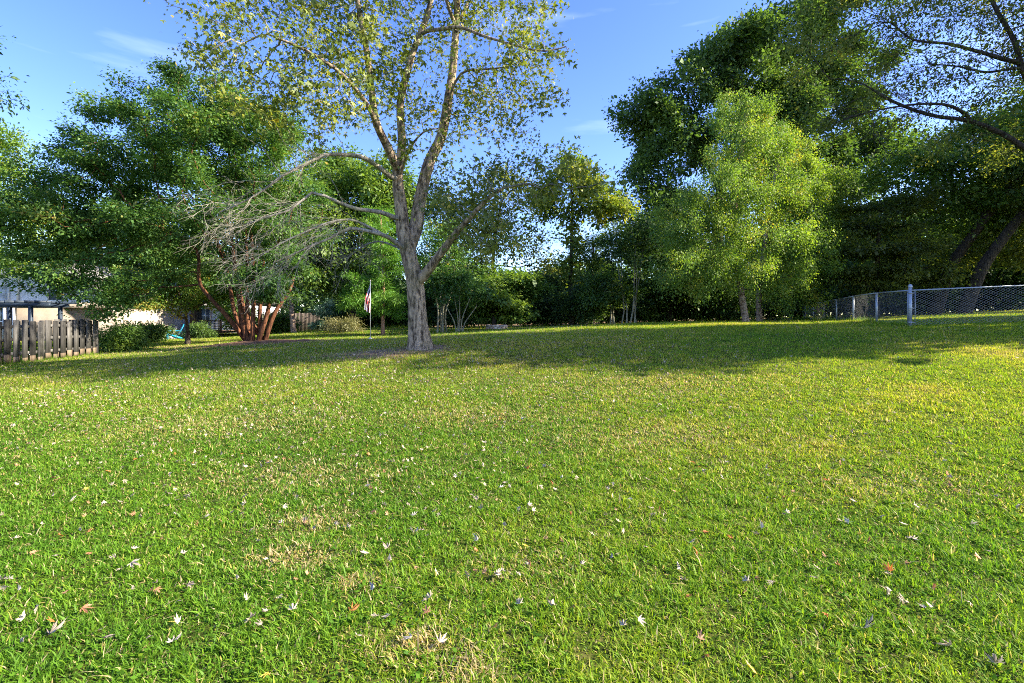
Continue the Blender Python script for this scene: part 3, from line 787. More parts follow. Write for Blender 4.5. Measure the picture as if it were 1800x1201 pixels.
tree("thin_tree", "open twiggy tree showing sky between its branches, right of the maple trunk", 868, 34, [(868, 540, 0), (866, 480, 0), (870, 420, 0), (880, 360, 0)],
    [(850, 400, 80, 70, 34, 3), (920, 430, 60, 55, 34, 2.6), (930, 350, 55, 45, 34, 2.4), (820, 470, 45, 40, 34, 2.2), (870, 330, 60, 40, 34, 2.6), (960, 470, 40, 30, 34, 2)], 28,
    dict(n=15000, size=.16, wr=.6, spread=.35, tint=.5, clump=.9), M['dark_bark'], M['olive_leaf'], r=.16, step=.5, n_attr=1000, dk=.6, tip=.009)
tree("thin_tree", "open twiggy tree filling the gap behind the pale V-stemmed crape myrtle", 800, 37, [(800, 540, 0), (802, 470, 0), (798, 410, 0)],
    [(790, 440, 70, 60, 37, 3), (830, 380, 70, 50, 37, 3), (770, 370, 60, 50, 37, 2.6), (760, 500, 50, 40, 37, 2)], 29,
    dict(n=14000, size=.17, wr=.6, spread=.4, tint=.35, clump=.8), M['dark_bark'], M['dark_leaf'], r=.17, step=.55, n_attr=700, tip=.009)
tree("vine_clad_tree", "tall thin vine-clad tree with yellow-green leaves against open sky in the back corner", 1005, 31, [(1004, 520, 0), (1004, 450, 0), (1006, 390, 0), (1004, 330, 0)],
    [(1000, 305, 45, 32, 31, 1.7), (1040, 325, 28, 28, 31, 1.2), (960, 340, 30, 25, 31, 1.1), (1045, 365, 26, 24, 31, 1), (1006, 410, 12, 50, 31, .45), (985, 375, 26, 24, 31, 1.0), (1080, 370, 26, 26, 30.5, 1), (1006, 480, 10, 40, 31, .4)], 30,
    dict(n=13000, size=.17, wr=.75, spread=.3, tint=.5, gold=.05), M['dark_bark'], M['yellow_leaf'], r=.16, step=.4, n_attr=520)
tree("evergreen_tree", "dark narrow cone-shaped evergreen beneath the vine-clad tree", 1042, 30.5, [(1042, 530, 0), (1042, 480, 0), (1043, 430, 0)],
    [(1040, 540, 45, 26, 30.5, 1.6), (1042, 500, 36, 28, 30.5, 1.3), (1043, 460, 24, 26, 30.5, .9), (1044, 425, 12, 18, 30.5, .5), (1000, 530, 30, 24, 31, 1.2)], 31,
    dict(n=22000, size=.16, wr=.3, spread=.25, tint=.4, up=.6), M['dark_bark'], M['dark_leaf'], r=.12, step=.4, n_attr=500)
tree("evergreen_tree", "broad dark evergreen hung between the pale crape stems and the birches", 1175, 35, [(1175, 520, 0), (1170, 450, 0), (1165, 390, 0)],
    [(1110, 400, 60, 60, 35, 3), (1170, 430, 75, 80, 35, 3.2), (1210, 500, 75, 45, 34, 3), (1140, 520, 60, 40, 34.5, 2.6), (1180, 370, 50, 40, 35.5, 2.5)], 32,
    dict(n=34000, size=.22, wr=.55, spread=.45, tint=.35), M['dark_bark'], M['dark_leaf'], r=.3, step=.7, n_attr=700)
tree("oak_tree", "towering dark oak rising behind the birches against the blue sky", 1270, 36, [(1268, 500, 0), (1262, 420, 0), (1270, 330, 0), (1290, 250, 0)],
    [(1145, 255, 62, 45, 36, 3.2), (1120, 205, 32, 24, 36, 2), (1210, 165, 75, 55, 36, 3.6), (1265, 105, 55, 40, 36, 3), (1325, 95, 70, 50, 36.5, 3.8), (1400, 60, 80, 70, 37, 4), (1125, 305, 42, 26, 35.5, 2), (1320, 190, 70, 55, 36.5, 3), (1290, 155, 55, 45, 36, 2.8), (1350, 290, 80, 60, 37, 3.5), (1430, 300, 80, 70, 38, 3.5),
     (1240, 270, 90, 70, 36, 4), (1390, 190, 110, 90, 37, 4.5), (1185, 345, 50, 26, 36, 2.4), (1480, -20, 110, 90, 37, 4.5), (1480, 150, 90, 90, 38, 4)], 33,
    dict(n=150000, size=.21, wr=.6, spread=.42, flat=.75, tint=.45, clump=.7, tvar=.12, up=.5), M['dark_bark'], M['dark_leaf'], r=.5, step=.75, n_attr=1000, dk=.85, tip=.014,
    extra=[(.2, [(1264, 400, 0), (1220, 350, -.5), (1170, 330, -.8), (1120, 310, -1)]), (.2, [(1268, 340, 0), (1230, 270, 0), (1190, 220, 0)]), (.25, [(1275, 320, 0), (1340, 240, .6), (1400, 150, 1)])])
BL = dict(size=.07, wr=.62, spread=.17, flat=.8, hang=.22, droop=1.0, up=.2, tint=.5, gold=.03, rmax=.025, tvar=.18, clump=.9)
tree("birch_tree", "river birch with a leaning pale peeling trunk and weeping bright leaves near the chain-link fence", 1312, 24, [(1304, 520, 0), (1296, 460, .1), (1290, 400, .1), (1296, 330, 0), (1306, 250, 0), (1314, 180, 0)],
    [(1312, 190, 50, 42, 24, 1.6), (1290, 250, 75, 45, 24, 2.2), (1330, 260, 70, 50, 24, 2), (1260, 320, 85, 50, 23.5, 2.6), (1340, 340, 95, 50, 24, 2.6), (1230, 400, 80, 42, 23.5, 2.4), (1330, 420, 100, 50, 23, 2.6),
     (1195, 445, 65, 36, 23.3, 1.8), (1182, 480, 40, 24, 23.2, 1.4), (1215, 350, 55, 36, 23.2, 1.8), (1262, 468, 80, 34, 23, 2.2), (1385, 480, 55, 32, 23.8, 2), (1222, 495, 38, 22, 23.5, 1.4), (1310, 310, 60, 40, 23.5, 1.8), (1400, 330, 50, 40, 24.5, 1.8), (1275, 385, 60, 45, 23.2, 1.6), (1345, 220, 45, 40, 24.2, 1.5), (1420, 430, 60, 40, 24, 1.8), (1185, 395, 35, 22, 23.5, 1.1)], 34,
    dict(n=125000, **BL), M['birch_bark'], M['birch_leaf'], r=.17, step=.36, n_attr=1700, dk=.42, tip=.006, trop=-.06, twig_mat=M['dark_bark'])
tree("birch_tree", "second river birch with a darker upright trunk, standing behind the leaning one", 1335, 27.5, [(1334, 520, 0), (1340, 460, 0), (1352, 380, 0), (1365, 300, 0), (1372, 240, 0)],
    [(1375, 250, 40, 40, 27.5, 1.6), (1400, 300, 70, 42, 27, 2.2), (1430, 350, 75, 45, 27, 2.2), (1410, 410, 85, 45, 27, 2.4), (1450, 420, 55, 35, 26.5, 1.8), (1400, 470, 75, 38, 26.5, 2.2), (1440, 480, 45, 30, 26.5, 1.5), (1390, 520, 45, 24, 26.5, 1.4), (1450, 300, 40, 35, 27, 1.4)], 35,
    dict(n=95000, **{**BL, 'tint': .62, 'size': .075}), M['birch_bark'], M['birch_leaf'], r=.17, step=.4, n_attr=1100, dk=.46, tip=.006, trop=-.05, twig_mat=M['dark_bark'])
tree("layered_tree", "dark tree with flat layered boughs just behind the chain-link fence", 1540, 25, [(1541, 500, 0), (1543, 450, 0), (1545, 400, 0)],
    [(1545, 400, 80, 20, 25, 2.4), (1510, 440, 65, 16, 24.5, 2), (1595, 440, 70, 18, 25, 2.2), (1560, 480, 80, 14, 24.5, 2), (1480, 490, 50, 14, 25, 1.6), (1620, 490, 50, 16, 25, 1.6), (1540, 510, 70, 12, 24.5, 1.8), (1580, 360, 60, 20, 25.5, 2), (1500, 370, 50, 20, 26, 2)], 36,
    dict(n=34000, size=.13, wr=.55, spread=.26, flat=.25, tint=.3, up=1.3, gold=.01), M['dark_bark'], M['olive_leaf'], r=.16, step=.42, n_attr=800)
tree("leaning_tree", "dark trunk leaning right behind the chain-link fence, left one of two", 1640, 25, [(1672, 470, 0), (1712, 410, 0), (1760, 350, 0), (1830, 280, 0)],
    [(1650, 300, 90, 40, 26, 3), (1740, 290, 90, 45, 26, 3), (1600, 340, 60, 40, 27, 2.4), (1830, 220, 110, 70, 25, 4), (1690, 340, 70, 35, 26, 2.4), (1940, 150, 140, 100, 25, 5), (1750, 400, 70, 35, 27, 2), (1580, 270, 50, 35, 27, 2)], 37,
    dict(n=60000, size=.16, wr=.55, spread=.4, tint=.5, flat=.5), M['dark_bark'], M['mid_leaf'], r=.3, step=.6, n_attr=1000)
tree("leaning_tree", "dark trunk leaning right behind the chain-link fence, right one of two", 1692, 24, [(1728, 470, 0), (1770, 410, 0), (1830, 340, 0), (1900, 260, 0)],
    [(1780, 360, 70, 40, 25, 2.4), (1860, 300, 90, 60, 24, 3.4), (1950, 230, 120, 80, 24, 4), (1790, 440, 60, 30, 26, 2), (1720, 450, 50, 26, 27, 2), (2050, 300, 120, 110, 24, 4.5)], 38,
    dict(n=40000, size=.16, wr=.55, spread=.4, tint=.4, flat=.5), M['dark_bark'], M['olive_leaf'], r=.3, step=.6, n_attr=800)
spread_tree = tree("spreading_tree", "sparse fine-leaved tree whose long dark boughs sweep in over the upper right of the yard", 1985, 16, [(1975, 480, 0), (1950, 400, 0), (1900, 320, 0)],
    [(1440, 90, 90, 80, 17, 2), (1540, 50, 90, 55, 16.5, 2), (1600, 140, 90, 42, 16, 1.8), (1500, 180, 80, 42, 16.5, 1.6), (1650, 30, 90, 42, 16, 2), (1710, 170, 70, 40, 15.5, 1.4), (1470, 230, 50, 24, 16.5, 1), (1760, 60, 70, 60, 16, 1.6),
     (1850, 60, 120, 120, 16, 3), (1900, 250, 110, 90, 16.5, 3), (1600, -80, 200, 90, 16.5, 3), (1850, -120, 200, 140, 16, 4), (1560, 215, 60, 20, 16, 1), (1680, 250, 50, 18, 15.5, .8)], 39,
    dict(n=62000, size=.085, wr=.5, spread=.24, flat=.6, tint=.5, gold=.05, clump=.7, rmax=.022), M['dark_bark'], M['olive_leaf'], r=.34, step=.36, n_attr=2600, dk=.46, tip=.006, maxn=12000,
    extra=[(.13, [(1905, 325, 0), (1860, 240, -.2), (1805, 140, -.3), (1783, 73, -.3), (1763, 37, -.3), (1743, 0, -.2), (1720, -70, 0)]),
           (.08, [(1803, 135, -.3), (1793, 113, -.4), (1760, 103, -.5), (1716, 90, -.6), (1666, 77, -.5), (1606, 70, -.3), (1567, 40, 0)]),
           (.06, [(1803, 138, -.3), (1793, 120, -.5), (1733, 127, -.8), (1686, 117, -.9), (1633, 113, -.8)]),
           (.12, [(1900, 320, 0), (1850, 290, -.3), (1800, 260, -.5), (1763, 236, -.6), (1706, 213, -.7), (1653, 206, -.7), (1613, 196, -.6), (1567, 177, -.4), (1533, 157, -.2)]),
           (.06, [(1715, 216, -.7), (1673, 187, -.9), (1616, 183, -1), (1547, 193, -.8), (1500, 205, -.6)])])
lines = [catmull([W(px, py, 16 + dd) for px, py, dd in pts], .12) for pts in (
    [(1860, 240, -.2), (1805, 140, -.3), (1783, 73, -.3), (1743, 0, -.2), (1720, -70, 0)], [(1793, 113, -.4), (1716, 90, -.6), (1666, 77, -.5), (1606, 70, -.3), (1567, 40, 0)],
    [(1793, 120, -.5), (1733, 127, -.8), (1686, 117, -.9), (1633, 113, -.8)], [(1850, 290, -.3), (1800, 260, -.5), (1763, 236, -.6), (1706, 213, -.7), (1653, 206, -.7), (1613, 196, -.6), (1567, 177, -.4), (1533, 157, -.2)],
    [(1715, 216, -.7), (1673, 187, -.9), (1616, 183, -1), (1547, 193, -.8), (1500, 205, -.6)])]
twig_sprays(spread_tree, "fine_twigs", lines, M['dark_bark'], 19, 15, 1.7, r0=.011, t0=.1, grav=-.01)
tree("yellowing_tree", "pale yellow-green tree at the left edge behind the grey wood fence", -30, 23, [(-28, 480, 0), (-25, 400, 0), (-22, 320, 0)],
    [(0, 290, 50, 60, 23, 2.2), (-60, 250, 70, 70, 23, 3), (10, 380, 50, 55, 22.5, 2), (-50, 400, 60, 60, 23, 2.4), (15, 240, 26, 24, 23, 1), (20, 450, 45, 34, 22.5, 1.5)], 40,
    dict(n=30000, size=.11, wr=.6, spread=.28, tint=.45, gold=.06), M['dark_bark'], M['birch_leaf'], r=.2, step=.5, n_attr=600)
tree("slender_tree", "slender tree with thin leafy twigs reaching in from the upper left edge", -190, 13, [(-185, 480, 0), (-170, 360, 0), (-150, 250, 0), (-120, 180, 0)],
    [(-140, 180, 110, 120, 13, 1.8), (-25, 150, 52, 60, 13, .9), (-150, 60, 120, 70, 13, 1.8)], 41,
    dict(n=6500, size=.10, wr=.5, spread=.14, tint=.35, clump=.9), M['dark_bark'], M['crape_leaf'], r=.13, step=.32, n_attr=500, tip=.005)
# tall trees on the far right that carry the wood on beyond the frame and shade the lawn
tree("wood_edge_tree", "tall dark tree deep behind the chain-link fence, between the oak and the layered tree", 1470, 40, [(1472, 480, 0), (1475, 380, 0), (1480, 280, 0)],
    [(1470, 320, 80, 60, 40, 4), (1530, 270, 70, 60, 41, 4), (1500, 400, 80, 50, 40, 4), (1560, 420, 70, 60, 41, 4), (1440, 470, 60, 40, 40, 3)], 42,
    dict(n=32000, size=.27, wr=.6, spread=.55, tint=.4), M['dark_bark'], M['dark_leaf'], r=.35, step=.9, n_attr=500)
tree("wood_edge_tree", "tall leafy tree in the wood behind the two leaning trunks", 1770, 34, [(1775, 470, 0), (1785, 380, 0), (1800, 280, 0)],
    [(1700, 400, 80, 60, 34, 4), (1780, 430, 80, 60, 34, 4), (1840, 330, 100, 80, 34, 5), (1650, 450, 60, 50, 35, 3), (1920, 230, 120, 100, 34, 6), (1820, 500, 90, 30, 33, 3)], 43,
    dict(n=38000, size=.24, wr=.6, spread=.55, tint=.4), M['dark_bark'], M['olive_leaf'], r=.35, step=.9, n_attr=600)

for px_, d_, lab, sd in ((2760, 11.3, "nearer", 44), (2316, 15, "farther", 45)):
    q = G(px_, d_); fx = FPX / d_
    tree("wood_edge_tree", "tall leafy tree beyond the right edge of the yard, the %s of two" % lab, px_, d_, [(px_ + 5, HY - 3 * fx, 0), (px_ - 5, HY - 7 * fx, 0), (px_, HY - 11 * fx, 0), (px_ + 3, HY - 16 * fx, 0)],
        [(px_, HY - 13 * fx, 3.4 * fx, 3.4 * fx, d_, 3.0), (px_ - 2.6 * fx, HY - 8 * fx, 3 * fx, 2.6 * fx, d_, 2.8), (px_ + 2.5 * fx, HY - 8 * fx, 3 * fx, 2.4 * fx, d_ + .5, 2.6), (px_, HY - 5 * fx, 3.4 * fx, 2 * fx, d_ + .5, 2.6), (px_, HY - 17 * fx, 3 * fx, 2.8 * fx, d_, 2.6), (px_ + fx, HY - 19.5 * fx, 2 * fx, 1.6 * fx, d_, 2), (px_ - fx, HY - 10.5 * fx, 3 * fx, 2.6 * fx, d_ - .5, 2.4)], sd,
        dict(n=30000, size=.26, wr=.6, spread=.4, tint=.4), M['dark_bark'], M['mid_leaf'], r=.3, step=.6, n_attr=700)

# --- shrubs and the dark thicket along the back of the yard
def shrub_proto(name, label, x, y, w, h, seed, leaf, lmat, group=None):
    rng = np.random.default_rng(seed)
    b = np.array((x, y, gz(x, y)))
    polys = []
    for k in range(5):
        a = k * 1.256 + rng.uniform(0, .5)
        dx, dy = math.cos(a), math.sin(a)
        polys.append(("stem", [b + np.array((dx * .1 * w, dy * .1 * w, 0)), b + np.array((dx * .2 * w, dy * .2 * w, h * .3)), b + np.array((dx * .32 * w, dy * .32 * w, h * .6))], .022 * h ** .5, .01))
    lobes = []
    for k in range(9):
        a = k * .7 + rng.uniform(0, .4); rr = rng.uniform(.15, .36) * w
        zz = b[2] + h * (.22 + .62 * ((k * .618) % 1))
        yy = y + math.sin(a) * rr; xx = x + math.cos(a) * rr
        s = FPX / yy
        lobes.append((CX + xx * s, HY - (zz - CAM_Z) * s, w * .28 * s, h * .24 * s, yy, w * .28))
    return grow_tree(name, label, "shrub", polys, lobes, seed, leaf, M['dark_bark'], lmat, group=group, step=.22 * max(.6, h ** .5), n_attr=340, min_z=.02)

THK = "dark shrubs of the thicket along the back of the yard"
p = G(930, 36)
th = [shrub_proto("thicket_shrub", "dark overgrown shrub of the back thicket behind the young broadleaf tree", p[0], p[1], 4.2, 4.0, 51, dict(n=17000, size=.17, wr=.5, spread=.3, tint=.3, rmax=.05), M['dark_leaf'], THK)]
p = G(840, 35.5)
th.append(shrub_proto("thicket_shrub", "dark overgrown shrub of the back thicket behind the stone fire ring", p[0], p[1], 4.4, 3.4, 52, dict(n=17000, size=.15, wr=.55, spread=.3, tint=.4, rmax=.05), M['dark_leaf'], THK))
for px, d, src, s, hs, rz, lab in (
        (985, 36.5, 0, 1.0, 1.0, 1.0, "beneath the vine-clad tree"), (1045, 37, 1, 1.1, 1.25, 2.0, "behind the narrow cone-shaped evergreen"), (1105, 34.5, 0, .9, .8, 3.1, "behind the tall pale-stemmed crape myrtle"),
        (1160, 35.5, 1, 1.0, .95, 4.0, "under the broad dark evergreen"), (1220, 36, 0, 1.1, .9, 5.0, "left of the birch trunks"), (1285, 35, 1, 1.0, 1.0, .7, "directly behind the leaning birch trunk"),
        (1350, 37, 0, 1.0, 1.0, 2.6, "right of the birch trunks, behind the far chain-link run"), (1405, 42, 1, 1.1, 1.1, 3.6, "in the far corner of the chain-link fences"),
        (780, 37, 0, 1.0, .9, 4.4, "behind the slim close-stemmed crape myrtle"), (720, 38, 1, 1.0, .9, 5.5, "behind the maple trunk"), (660, 40, 0, 1.0, .9, 1.7, "behind the cedar trunk"), (600, 42, 1, 1.0, .9, 2.9, "behind the pale twiggy bush"),
        (1470, 38, 0, 1.2, 1.1, .2, "behind the far posts of the chain-link fence"), (1530, 33, 1, 1.1, .9, 1.3, "behind the trunk of the layered tree"), (1590, 32, 0, 1.1, .9, 3.3, "left of the two leaning trunks"),
        (1660, 32, 1, 1.1, .95, 5.1, "at the feet of the two leaning trunks"), (1725, 31, 0, 1.1, 1.0, .9, "between the leaning trunks and the right edge"), (1795, 30, 1, 1.1, 1.0, 2.2, "at the right edge of the photo"), (1880, 30, 0, 1.1, 1.0, 4.2, "just beyond the right edge")):
    copy_tree(th[src], G(px, d), rz, (s, s, s * hs), "dark overgrown thicket shrub " + lab, THK)

def shrub(name, label, px, d, w, h, seed, leaf, lmat):
    p = G(px, d); return shrub_proto(name, label, p[0], p[1], w, h, seed, leaf, lmat)
shrub("leafy_shrub", "lush green shrub at the end of the grey wood fence", 203, 19.5, 1.6, 1.0, 61, dict(n=10000, size=.10, wr=.35, spread=.2, tint=.4, rmax=.05), M['mid_leaf'])
shrub("dark_shrub", "dark rounded shrub against the white house, behind the lush green one", 258, 26, 1.9, .95, 62, dict(n=8000, size=.10, wr=.5, spread=.2, tint=.4, rmax=.05), M['dark_leaf'])
shrub("dark_shrub", "small dark bush at the foot of the thick shade tree", 352, 30.5, 1.1, .9, 63, dict(n=6000, size=.09, wr=.4, spread=.14, tint=.4, rmax=.05), M['dark_leaf'])
shrub("twiggy_bush", "low pale olive twiggy bush on the grass left of the flagpole", 603, 29, 2.2, .75, 64, dict(n=8000, size=.09, wr=.3, spread=.16, tint=.5, rmax=.05), M['brush_leaf'])
shrub("leafy_shrub", "yellow-green shrub behind the right end of the deck", 425, 40, 2.6, 2.4, 65, dict(n=11000, size=.13, wr=.5, spread=.25, tint=.6, rmax=.05), M['birch_leaf'])
shrub("leafy_shrub", "green shrub under the pinkish grey trunk, before the dark board fence", 490, 37, 2.4, 1.6, 66, dict(n=9000, size=.12, wr=.5, spread=.25, tint=.5, rmax=.05), M['mid_leaf'])

# --- the far wood as one mass
rng = np.random.default_rng(77)
nW = 90000
wx = rng.uniform(-85, 110, nW); wy = rng.uniform(58, 80, nW)
top = 4.5 + 4.5 * vnoise(wx, wy, 7, 5) + np.where(wx > 28, 8, 0) + np.where(wx < -18, 3, 0)
wz = ground(wx, wy) + top * rng.uniform(0, 1, nW) ** .8
C = np.stack((wx, wy, wz), 1)
Vl, Ql, _ = leaf_cards(C, rng.normal(0, 1, (nW, 3)) - np.array((0, 0, .4)), rng.normal(0, .6, (nW, 3)) + np.array((0, -.2, .7)), rng.uniform(.5, 1.0, nW), .6, rng)
tag(link_mesh("distant_woods", quad_mesh("distant_woods", Vl, Ql, np.clip(.4 + (vnoise(wx, wz, 3, 9) - .5) * .5 + rng.normal(0, .12, nW), 0, 1)), M['dark_leaf']),
    "far wood seen in slivers between the trunks", "woods", kind="stuff")

#@@BUILT
# ------------------------------------------------------------------ grey shadow-box wood fence on the left
A0, A1 = np.array((-13.55, 10.2)), np.array((-14.65, 17.0))
fence = empty("wood_fence", (A0[0], A0[1], gz(*A0)), "weathered grey shadow-box wood fence running in from the left edge", "fence")
fo = np.array(fence.location)
L = np.linalg.norm(A1 - A0); u = (A1 - A0) / L; nrm = np.array((u[1], -u[0]))         # nrm points to the yard (+x)
rzf = math.atan2(u[1], u[0])
rg = random.Random(4)
for side, name, off0 in ((1, "front_boards", 0.0), (-1, "back_boards", .145)):
    mb = MB()
    s = off0 + .08; k = 0
    while s < L:
        w = rg.uniform(.18, .21); c = A0 + u * s + nrm * side * .032
        z0 = gz(*c) + rg.uniform(.0, .05); h = 1.2 + rg.uniform(-.035, .02); t = rg.random()
        tl = rg.uniform(-.012, .012)
        # dog-eared board: a thin box with a slight twist, the foot stained by splashed soil
        hs = rg.uniform(.12, .24)
        mb.box((c[0], c[1], z0 + hs / 2), (w, .018, hs), rzf + tl, t)
        mb.box((c[0], c[1], z0 + hs + .0005 + (h - hs) / 2), (w, .018, h - hs), rzf + tl, t)
        s += .29 + rg.uniform(-.015, .02); k += 1
    o = mb.build(name, [M['old_wood'], M['wood_stain']], fence, org=fo)
    o.data.polygons.foreach_set("material_index", (np.arange(len(o.data.polygons)) // 6 + 1) % 2)
for hgt in (.28, .68, 1.05):
    mb = MB(); n = 6
    for i in range(n):
        a_, b_ = A0 + u * L * i / n, A0 + u * L * (i + 1) / n
        mid = (a_ + b_) / 2
        mb.box((mid[0], mid[1], (gz(*a_) + gz(*b_)) / 2 + hgt), (L / n - .002, .04, .085), rzf, rg.random())
    mb.build("rail", M['old_wood'], fence, org=fo)
for s in (0.0, 2.3, 4.55, L + .04):
    c = A0 + u * s
    MB().box((c[0], c[1], gz(*c) + .60), (.085, .07 if s < L else .10, 1.24), rzf, .6).build("post", M['old_wood'], fence, org=fo)

# dark board fence far back behind the pinkish trunk
p0, p1 = G(455, 44), G(560, 45)
bf = empty("board_fence", p0, "dark wooden board fence in the shade behind the pinkish grey trunk", "fence")
mb = MB(); n = 44
for i in range(n):
    q = p0 + (p1 - p0) * (i + .5) / n
    mb.box((q[0], q[1], gz(q[0], q[1]) + .85), ((p1 - p0)[0] / n - .012, .02, 1.7 + rg.uniform(-.03, .03)), 0, rg.random())
mb.build("boards", M['dark_wood'], bf, org=p0)
for i in range(4):
    q = p0 + (p1 - p0) * i / 3
    MB().box((q[0], q[1] + .08, gz(q[0], q[1]) + .88), (.1, .1, 1.8)).build("post", M['dark_wood'], bf, org=p0)

# ------------------------------------------------------------------ chain-link fences
def chain_fence(name, label, posts, H, cell, lean=0.0, wr=.0032, rail_r=.021, post_r=.03, end_post=None, rail=True):
    """posts: list of (x, y); fabric of crossed wires, line posts, top rail"""
    P = [np.array((x, y, gz(x, y))) for x, y in posts]
    root = empty(name, P[0], label, "fence")
    org = P[0]
    for i, p in enumerate(P):
        if end_post is not None and i == 0:
            q = MB().bar(p - (0, 0, .1), p + (0, 0, H + .13), end_post, 14, t=.5)
            q.lathe(p + np.array((0, 0, H + .13)), [(end_post * 1.15, -.03), (end_post * 1.15, .01), (end_post * .8, .05), (end_post * .2, .065)], 14)
            for hz in (.12, .55, H - .08):
                q.bar(p + np.array((0, 0, hz - .018)), p + np.array((0, 0, hz + .018)), end_post * 1.22, 14)
            q.build("corner_post", M['steel'], root, True, org=org)
        else:
            MB().bar(p - (0, 0, .1), p + (0, 0, H - .03), post_r, 10).bar(p + (0, 0, H - .05), p + (0, 0, H + .015), post_r * 1.2, 10).build("post", M['steel'], root, True, org=org)
    if rail:
        mb = MB()
        for a_, b_ in zip(P[:-1], P[1:]):
            mb.bar(a_ + (0, 0, H), b_ + (0, 0, H), rail_r, 8)
        mb.build("top_rail", M['steel'], root, True, org=org)
    # fabric
    S = np.concatenate(([0], np.cumsum([np.linalg.norm((b_ - a_)[:2]) for a_, b_ in zip(P[:-1], P[1:])])))
    PX, PY, PZ = [np.interp(np.arange(0, S[-1], cell / 2), S, [p[k] for p in P]) for k in range(3)]
    u2 = np.array(((P[-1] - P[0])[0], (P[-1] - P[0])[1])); u2 /= np.linalg.norm(u2)
    nn = np.array((-u2[1], u2[0], 0)) * wr * .9
    rows = int(round((H - .02) / (.072)))
    hh = (H + .03 - .03) / rows
    segs = []
    nc = len(PX)
    I, J = np.meshgrid(np.arange(nc - 1), np.arange(rows * 2))
    I, J = I.ravel(), J.ravel()
    ev = (I + J) % 2 == 0
    def pt(i, j, s_):
        return np.stack((PX[i], PY[i], PZ[i] + .03 + j * hh / 2), 1) + nn * s_
    a1 = np.where(ev, J, J + 1); b1 = np.where(ev, J + 1, J)
    sgn = np.where(ev, 1.0, -1.0)[:, None]
    Pa, Pb = pt(I, a1, 0) + nn * sgn, pt(I + 1, b1, 0) + nn * sgn
    # three-sided wires
    D = norm(Pb - Pa); U = norm(np.cross(D, np.array((u2[0], u2[1], 0.01)))); Wv = np.cross(D, U)
    ring = []
    for q in (Pa, Pb):
        for k in range(3):
            ang = 2 * math.pi * k / 3
            ring.append(q + (U * math.cos(ang) + Wv * math.sin(ang)) * wr)
    Vw = np.stack(ring, 1).reshape(-1, 3)
    b0 = np.arange(len(I)) * 6
    Qw = np.concatenate([np.stack((b0 + k, b0 + (k + 1) % 3, b0 + 3 + (k + 1) % 3, b0 + 3 + k), 1) for k in range(3)])
    link_mesh("wire_mesh", quad_mesh("wire_mesh", Vw - org, Qw), M['wire'], root, True)
    if end_post is not None:
        d3 = np.array((u2[0], u2[1], 0)) * .13
        MB().bar(P[0] + d3 + (0, 0, .03), P[0] + d3 + (0, 0, H - .02), .011, 6).bar(P[0] + (0, 0, .12), P[0] + d3 + (0, 0, .12), .012, 5).bar(P[0] + (0, 0, .55), P[0] + d3 + (0, 0, .55), .012, 5).bar(P[0] + (0, 0, H - .08), P[0] + d3 + (0, 0, H - .08), .012, 5).build("tension_bar", M['steel'], root, True, org=org)
    return root

c0 = np.array(((1600 - CX) * 14.7 / FPX, 14.7))
chain_fence("chain_link_fence", "near run of galvanised chain-link fence from the thick corner post to the right edge", [c0, c0 + (3.2, -.55), c0 + (6.4, -1.1), c0 + (9.6, -1.7)], 1.09, .125, end_post=.047, wr=.0040)
chain_fence("chain_link_fence", "long run of chain-link fence receding from the thick corner post to the birches",
            [c0 + (.05, .12)] + [np.array((c0[0] + 1.50 * k, 14.7 + 3.35 * k)) for k in range(1, 8)], 1.09, .075, post_r=.036, wr=.0010)
e0 = np.array((c0[0] + 1.5 * 7, 14.7 + 3.35 * 7)) + (-.15, .2)
chain_fence("chain_link_fence", "far low run of chain-link fence behind the birch trunks", [e0, e0 + (-2.6, .1), e0 + (-5.2, .2)], 1.0, .085, post_r=.03, wr=.0013, rail_r=.018)

# ------------------------------------------------------------------ flag and pole
fp = G(651, 20)
zt = CAM_Z + (HY - 497) * 20 / FPX
pole = empty("flagpole", fp, "thin grey metal flagpole in a small round base on the lawn", "flagpole")
MB().bar(fp - (0, 0, .02), (fp[0], fp[1], zt + .05), .016, 10).build("pole", M['pole'], pole, True, org=fp)
MB().lathe(fp, [(.11, -.02), (.11, .02), (.05, .035), (.03, .09)], 16).build("base", M['pole'], pole, True, org=fp)
MB().lathe(np.array((fp[0], fp[1], zt + .05)), [(.006, 0), (.022, .012), (.028, .03), (.022, .048), (.006, .06)], 12).build("finial", M['pole'], pole, True, org=fp)
NU, NV = 60, 52
FU, FV = 1.35, .72
fl_v, fl_q, fl_m = [], [], []
for j in range(NV + 1):
    for i in range(NU + 1):
        uu, vv = i / NU, j / NV
        # hoist edge on the pole; the fly end drops and folds against it
        drop = FU * .80 * (uu - .12 * math.sin(uu * math.pi))
        x = -.02 - (.20 * math.sin(min(1, uu * 1.4) * 1.7) * (1 - .35 * vv)) * (.35 + .65 * uu) + .16 * uu * vv + .035 * math.sin(vv * 12 + uu * 5) * uu
        y = -.03 * uu + .075 * math.sin(vv * 15 + 1.3 + uu * 2) * min(1, uu * 2.2)
        z = zt - .03 - vv * FV * (1 - .62 * uu) - drop * (1 - .12 * vv)
        fl_v.append((x, y - .02, z - (zt - .03)))
for j in range(NV):
    for i in range(NU):
        a_ = j * (NU + 1) + i
        fl_q.append((a_, a_ + 1, a_ + NU + 2, a_ + NU + 1))
        st = int(j / NV * 13)
        if i < NU * .4 and st < 7:
            star = (i % 4 == 2 and j % 6 == 2) or (i % 4 == 0 and j % 6 == 5 and i > 0)
            fl_m.append(1 if star else 2)
        else:
            fl_m.append(0 if st % 2 == 0 else 1)
fo_ = link_mesh("flag", quad_mesh("flag", np.array(fl_v), fl_q, mat_idx=fl_m), [M['flag_red'], M['flag_white'], M['flag_blue']], None, True)
fo_.location = (fp[0], fp[1], zt - .03)
